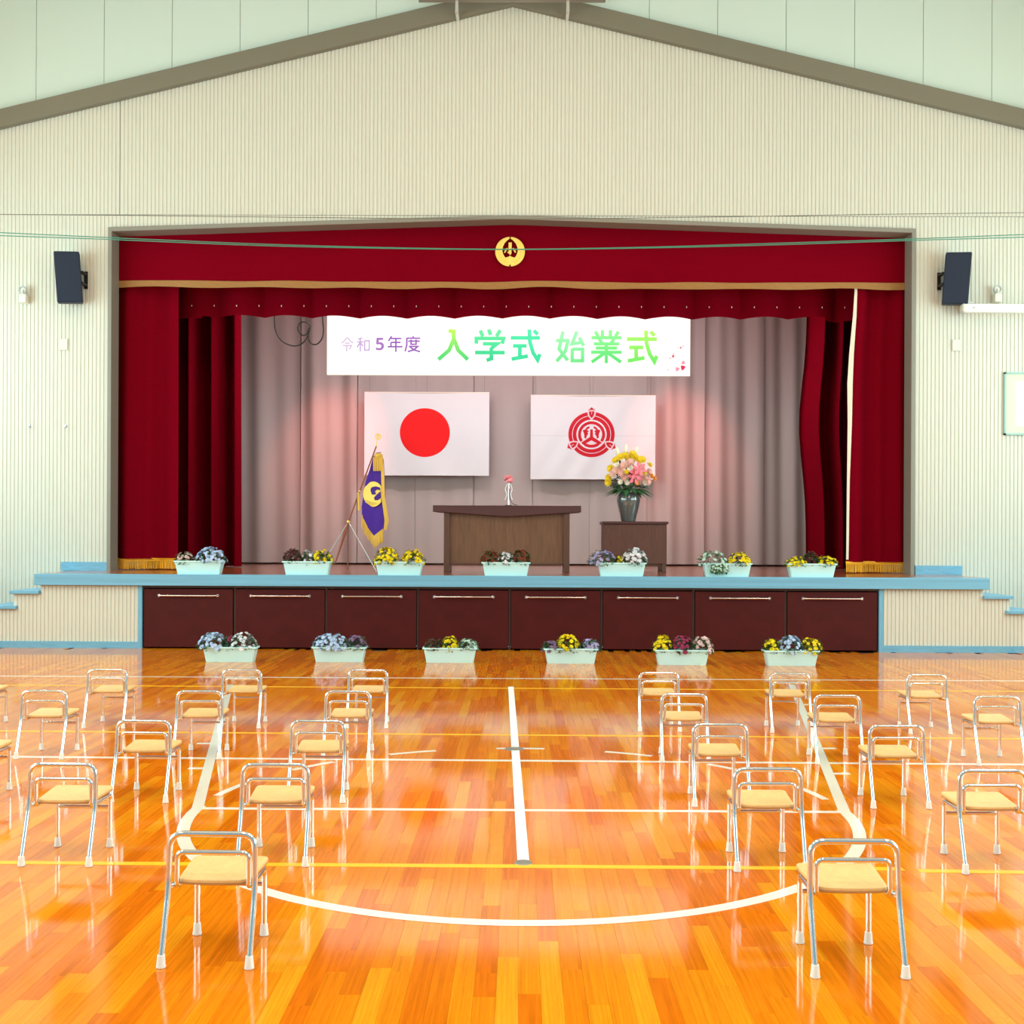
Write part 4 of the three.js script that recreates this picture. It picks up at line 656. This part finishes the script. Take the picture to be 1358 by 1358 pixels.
// ------------------------------------------------------------------ chairs
{
  const r = 0.0112;    // tube radius, half width between the rear legs
  const proto = new THREE.Group(); // origin: midpoint between the rear feet; the chair faces -z (the stage)
  const zU = -0.085, kneeY = 0.262, topY = 0.452;
  const add = (n, g, m, p = proto) => mesh(n, g, m, p);
  const hw = 0.157;
  add('rear_hoop', pipe([V(-hw, 0.03, 0.0), V(-hw, kneeY, zU + 0.012), V(-hw + 0.004, topY, zU), V(hw - 0.004, topY, zU), V(hw, kneeY, zU + 0.012), V(hw, 0.03, 0.0)], r, 0.05, 10, 6), M.chrome);
  const ih = 0.130, iy = 0.384, zi = zU - 0.004;
  add('inner_rail', pipe([V(-ih, 0.262, zi - 0.07), V(-ih, 0.258, zi), V(-ih, iy, zi), V(ih, iy, zi), V(ih, 0.258, zi), V(ih, 0.262, zi - 0.07)], r * 0.85, 0.025, 8, 5), M.chrome);
  const fx = 0.129, fz = -0.327;
  for (const s of [-1, 1]) {
    add('front_leg', pipe([V(s * fx, 0.03, fz), V(s * fx, 0.258, fz), V(s * 0.134, 0.260, zU - 0.05), V(s * (hw - 0.001), 0.262, zU + 0.012)], r, 0.03, 10, 5), M.chrome);
  }
  add('cross_bar', rod(V(-fx, 0.198, fz), V(fx, 0.198, fz), r * 0.8), M.chrome);
  // moulded plywood seat: slight dip, rounded corners
  const sw = 0.142, zf = fz - 0.012, zr = zU - 0.004, s = new THREE.Shape();
  s.moveTo(-sw, -zf - 0.02); s.quadraticCurveTo(-sw, -zf, -sw + 0.02, -zf); s.lineTo(sw - 0.02, -zf); s.quadraticCurveTo(sw, -zf, sw, -zf - 0.02); s.lineTo(sw - 0.012, -zr + 0.05); s.quadraticCurveTo(sw - 0.016, -zr, sw - 0.05, -zr - 0.004); s.quadraticCurveTo(0, -zr - 0.018, -sw + 0.05, -zr - 0.004); s.quadraticCurveTo(-sw + 0.016, -zr, -sw + 0.012, -zr + 0.05); s.closePath();
  const seatG = (h, y, m, n) => { const g = new THREE.ExtrudeGeometry(s, { depth: h, bevelEnabled: true, bevelSize: 0.002, bevelThickness: 0.002, bevelSegments: 1, curveSegments: 6 }).rotateX(-Math.PI / 2).translate(0, y, 0); const p = g.attributes.position, uv = g.attributes.uv; for (let i = 0; i < p.count; i++) { const z = p.getZ(i); p.setY(i, p.getY(i) + 0.012 * Math.pow((-z - 0.2) / 0.13, 2) * (z > -0.2 ? 0.2 : 1) ); uv.setXY(i, p.getX(i) * 1.4 + 0.3, z * 1.2); } g.computeVertexNormals(); return add(n, g, m); };
  seatG(0.008, 0.276, M.seat, 'seat').userData.label = 'yellow varnished plywood seat'; seatG(0.003, 0.269, M.seatEdge, 'seat_underlayer');
  const tip = new THREE.LatheGeometry([[0.0, 0.0], [0.0165, 0.0], [0.0175, 0.004], [0.0155, 0.014], [0.013, 0.045], [0.0115, 0.047], [0.0095, 0.047]].map(q => new THREE.Vector2(...q)), 14);
  for (const [x, z] of [[-hw, 0], [hw, 0], [-fx, fz], [fx, fz]]) { const t = add('rubber_tip', tip, M.rubber); t.position.set(x, 0, z); t.userData.label = 'white rubber leg tip'; }
  const ORD = ['first', 'second', 'third', 'fourth', 'fifth'];
  const rows = [ // [row, side, y of the rear feet, x centres counted from the centre line]
    [0, 'flag', 966, [486, 317, 137, -40]], [1, 'flag', 1007, [458.5, 260, 51.5]], [2, 'flag', 1064.5, [418, 183.5, -52]], [3, 'flag', 1149, [360, 73]], [4, 'flag', 1284, [272]],
    [0, 'vase', 972, [875, 1050.5, 1234]], [1, 'vase', 1013, [909, 1114.5, 1329]], [2, 'vase', 1071, [958, 1195]], [3, 'vase', 1156.5, [1023, 1326]], [4, 'vase', 1296, [1141]]];
  let first = true; const R = rng(17);
  for (const [row, sd, y, xs] of rows) xs.forEach((x, i) => {
    const yy = y + (sd === 'vase' ? (x - 1050) * 0.010 * (1 + row * 0.0) : 0), p = F(x, yy), c = proto.clone(); c.name = numbered('small_chair'); c.position.set(p.x, 0, p.z); c.rotation.y = (R() - 0.5) * 0.05; scene.add(c);
    tag(c, `small chrome and plywood chair, ${ORD[i]} from floor tape in ${ORD[row]} row from stage, ${sd} side`, 'chair', 'small chairs set out in rows'); first = false;
  });
}

// ------------------------------------------------------------------ things on the hall wall
for (const [x0, x1, y0, y1, sgn] of [[74, 107, 334, 401, -1], [1252, 1286, 335, 403, 1]]) {
  const D = 16.2, a = P(x0, y0, D), b = P(x1, y1, D), w = b.x - a.x, h = a.y - b.y, t = group('wall_speaker', V((a.x + b.x) / 2, (a.y + b.y) / 2, -D)); tag(t, sgn < 0 ? 'navy box loudspeaker on a wall bracket near the two wall hooks' : 'navy box loudspeaker on a wall bracket above the screen case', 'loudspeaker');
  const inner = new THREE.Group(); inner.name = 'cabinet'; t.add(inner); inner.rotation.set(0.10, sgn * -0.34, sgn * -0.035);
  const s = new THREE.Shape(), c = 0.02, W = w * 0.46, H = h * 0.49; s.moveTo(-W + c, -H); s.lineTo(W - c, -H); s.quadraticCurveTo(W, -H, W, -H + c); s.lineTo(W, H - c); s.quadraticCurveTo(W, H, W - c, H); s.lineTo(-W + c, H); s.quadraticCurveTo(-W, H, -W, H - c); s.lineTo(-W, -H + c); s.quadraticCurveTo(-W, -H, -W + c, -H);
  mesh('shell', new THREE.ExtrudeGeometry(s, { depth: 0.20, bevelEnabled: true, bevelSize: 0.006, bevelThickness: 0.006, bevelSegments: 2 }).translate(0, 0, -0.19), M.navy, inner);
  mesh('grille', new THREE.ExtrudeGeometry(s, { depth: 0.008, bevelEnabled: true, bevelSize: 0.004, bevelThickness: 0.008, bevelSegments: 2 }).scale(0.95, 0.97, 1).translate(0, 0, 0.014), M.navyGrille, inner);
  const bx = -sgn * (W - 0.02);
  mesh('bracket', merge([box(0.05, 0.03, 0.20, bx, 0.10, -0.19), box(0.05, 0.03, 0.20, bx, -0.06, -0.19), box(0.05, 0.26, 0.02, bx, 0.02, -0.285), rod(V(bx, 0.10, -0.10), V(-sgn * (W - 0.10), 0.10, -0.10), 0.014), rod(V(bx, -0.06, -0.10), V(-sgn * (W - 0.10), -0.06, -0.10), 0.014)]), M.black, t);
}
for (const [px, py, label] of [[30, 388, 'small dial pulley on a cream box beside the navy speaker'], [1323, 387, 'small dial pulley on a cream box above the screen case']]) {
  const D = 16.4, c = P(px, py, D), t = group('wall_pulley', c); tag(t, label, 'pulley'); const k = D / FOCAL;
  mesh('box', rbox(9 * k, 11 * k, 0.12, 0.008, 0.5 * k, -8 * k, -0.035), M.cream, t);
  mesh('wheel', new THREE.TorusGeometry(4.6 * k, 1.1 * k, 8, 24).translate(0, 3 * k, 0.0), M.steel, t);
  mesh('hub', merge([new THREE.CylinderGeometry(3.9 * k, 3.9 * k, 0.02, 20).rotateX(Math.PI / 2).translate(0, 3 * k, -0.01), box(0.02, 0.06, 0.02, 0, 1 * k, 0.01), box(0.04, 3 * k, 0.02, 0, -2 * k, -0.03)]), M.plate, t);
  mesh('wall_arm', box(0.03, 0.03, 0.1, 0, -6 * k, -0.05), M.steel, t);
}
for (const [px, py] of [[84.5, 457], [1268, 458]]) { const c = P(px, py, D_WALL), t = tag(mesh('cover_plate', rbox(0.13, 0.17, 0.022, 0.006, c.x, c.y, c.z + 0.012), M.plate), 'blank cream cover plate on the ribbed wall below the ' + (px < 600 ? 'speaker beside the curtain' : 'screen case'), 'plate'); }
for (const [px, which] of [[39, 'farther from the stage curtain'], [87, 'nearer the stage curtain']]) { const c = P(px, 566, D_WALL), t = group('wall_hook', V(c.x, c.y, -D_WALL)); tag(t, 'small metal wall hook below the speaker, ' + which, 'hook'); mesh('plate', rbox(0.035, 0.045, 0.012, 0.004, 0, 0.01, 0.006), M.steel, t); mesh('peg', pipe([V(0, 0.01, 0.01), V(0.025, -0.012, 0.06), V(0.05, 0.0, 0.075)], 0.007, 0.015), M.steel, t); }
{ // projection screen case
  const D = 16.22, a = P(1277, 409, D), t = group('screen_case', V(a.x, a.y, -D)); tag(t, 'long white roll-up screen case fixed to the wall', 'screen case');
  const L = HALL_X - 0.5 - a.x, k = D / FOCAL;
  mesh('tube', rbox(L, 11 * k, 0.12, 0.03, L / 2, 0, 0, 3), M.whitePaint, t);
  mesh('end_cap', rbox(0.05, 11.5 * k, 0.125, 0.03, 0.0, 0, 0, 3), M.plate, t);
  mesh('pull_knob', rod(V(0.12, 0.0, 0.06), V(0.15, 0.0, 0.066), 0.008), M.steel, t);
  for (const x of [0.10, L - 0.2]) mesh('wall_bracket', merge([box(0.06, 0.03, 0.26, x, 7.5 * k, -0.12), box(0.06, 0.16, 0.02, x, 5 * k, -0.238)]), M.steel, t);
}
{ // framed picture
  const a = P(1331, 494, D_WALL), b = P(1331, 577, D_WALL), H = a.y - b.y, W = 0.75, t = group('framed_picture', V(a.x + W / 2, (a.y + b.y) / 2, -D_WALL)); tag(t, 'teal-framed certificate with pale green mount on the ribbed wall', 'picture');
  const f = 0.025; mesh('frame', merge([box(W, f, 0.035, 0, H / 2 - f / 2, 0.018), box(W, f, 0.035, 0, -H / 2 + f / 2, 0.018), box(f, H, 0.035, -W / 2 + f / 2, 0, 0.018), box(f, H, 0.035, W / 2 - f / 2, 0, 0.018)]), M.frameTeal, t);
  mesh('mount', box(W - 2 * f, H - 2 * f, 0.01, 0, 0, 0.012), M.mat, t); mesh('sheet', box(W - 0.34, H - 0.26, 0.003, 0, 0, 0.018), M.paper, t);
}
{ // rail on brackets at the gable apex
  const D = 16.25, a = P(555, 1, D), b = P(803, 1.5, D), t = group('ceiling_rail', V((a.x + b.x) / 2, (a.y + b.y) / 2 + 0.03, -D)), W = b.x - a.x; tag(t, 'pale metal rail on two brackets at the gable peak', 'rail');
  mesh('bar', rbox(W, 0.07, 0.10, 0.01), M.frame, t);
  for (const px of [606, 753]) { const x = P(px, 8, D).x - t.position.x; mesh('bracket', merge([rbox(0.05, 0.30, 0.03, 0.008, x, -0.08, 0.02), rbox(0.05, 0.05, 0.28, 0.006, x, -0.19, -0.10)]), M.chrome, t); }
}
// net cables across the hall
for (const [pts, r, m, label, D] of [
  [[[0, 308.5], [143, 315], [340, 323.5], [520, 328.5], [679, 330.5], [850, 328], [1018, 323], [1205, 317], [1358, 311]], 0.0062, M.green, 'upper green net cable strung across the stage front', 14.2],
  [[[0, 312.5], [143, 317.5], [340, 325.5], [520, 329.5], [679, 331], [850, 329], [1018, 325], [1205, 319], [1358, 314.5]], 0.0062, M.green, 'lower green net cable strung across the stage front', 14.15],
  [[[0, 284.5], [200, 286], [420, 288.5], [679, 290.5], [930, 288], [1150, 284.5], [1358, 282]], 0.005, M.wire, 'thin grey wire strung just above the stage opening', 16.2]]) {
  const w = pts.map(([x, y]) => P(x, y, D)), a = w[0], b = w[w.length - 1], ea = a.clone().lerp(w[1], -0), k0 = (HALL_X - 0.01 + a.x) / (w[1].x - a.x), k1 = (HALL_X - 0.01 - b.x) / (b.x - w[w.length - 2].x);
  w.unshift(a.clone().add(a.clone().sub(w[1]).multiplyScalar(k0))); w.push(b.clone().add(b.clone().sub(w[w.length - 2]).multiplyScalar(k1)));
  tag(mesh('net_cable', tube(w, r, 80, 6), m), label, 'cable');
}
{ // loose black cable behind the border curtain
  const D = 17.55, pts = [[364, 424], [366, 440], [374, 452], [388, 458.5], [400, 456], [408, 446], [411, 432], [406, 427], [398, 428], [395, 436], [400, 444], [407, 443], [410, 434], [409, 446], [412, 455], [420, 456.5], [427, 449], [429, 438], [428, 424]].map(([x, y], i) => P(x, y, D + 0.008 * (i % 3)));
  pts.unshift(P(363, 395, D + 0.02)); pts.push(P(427, 395, D + 0.02));
  tag(mesh('loose_cable', tube(pts, 0.011, 120, 6), M.cable), 'looped black cable dangling beside the banner', 'cable');
}
renderer.render(scene, camera);
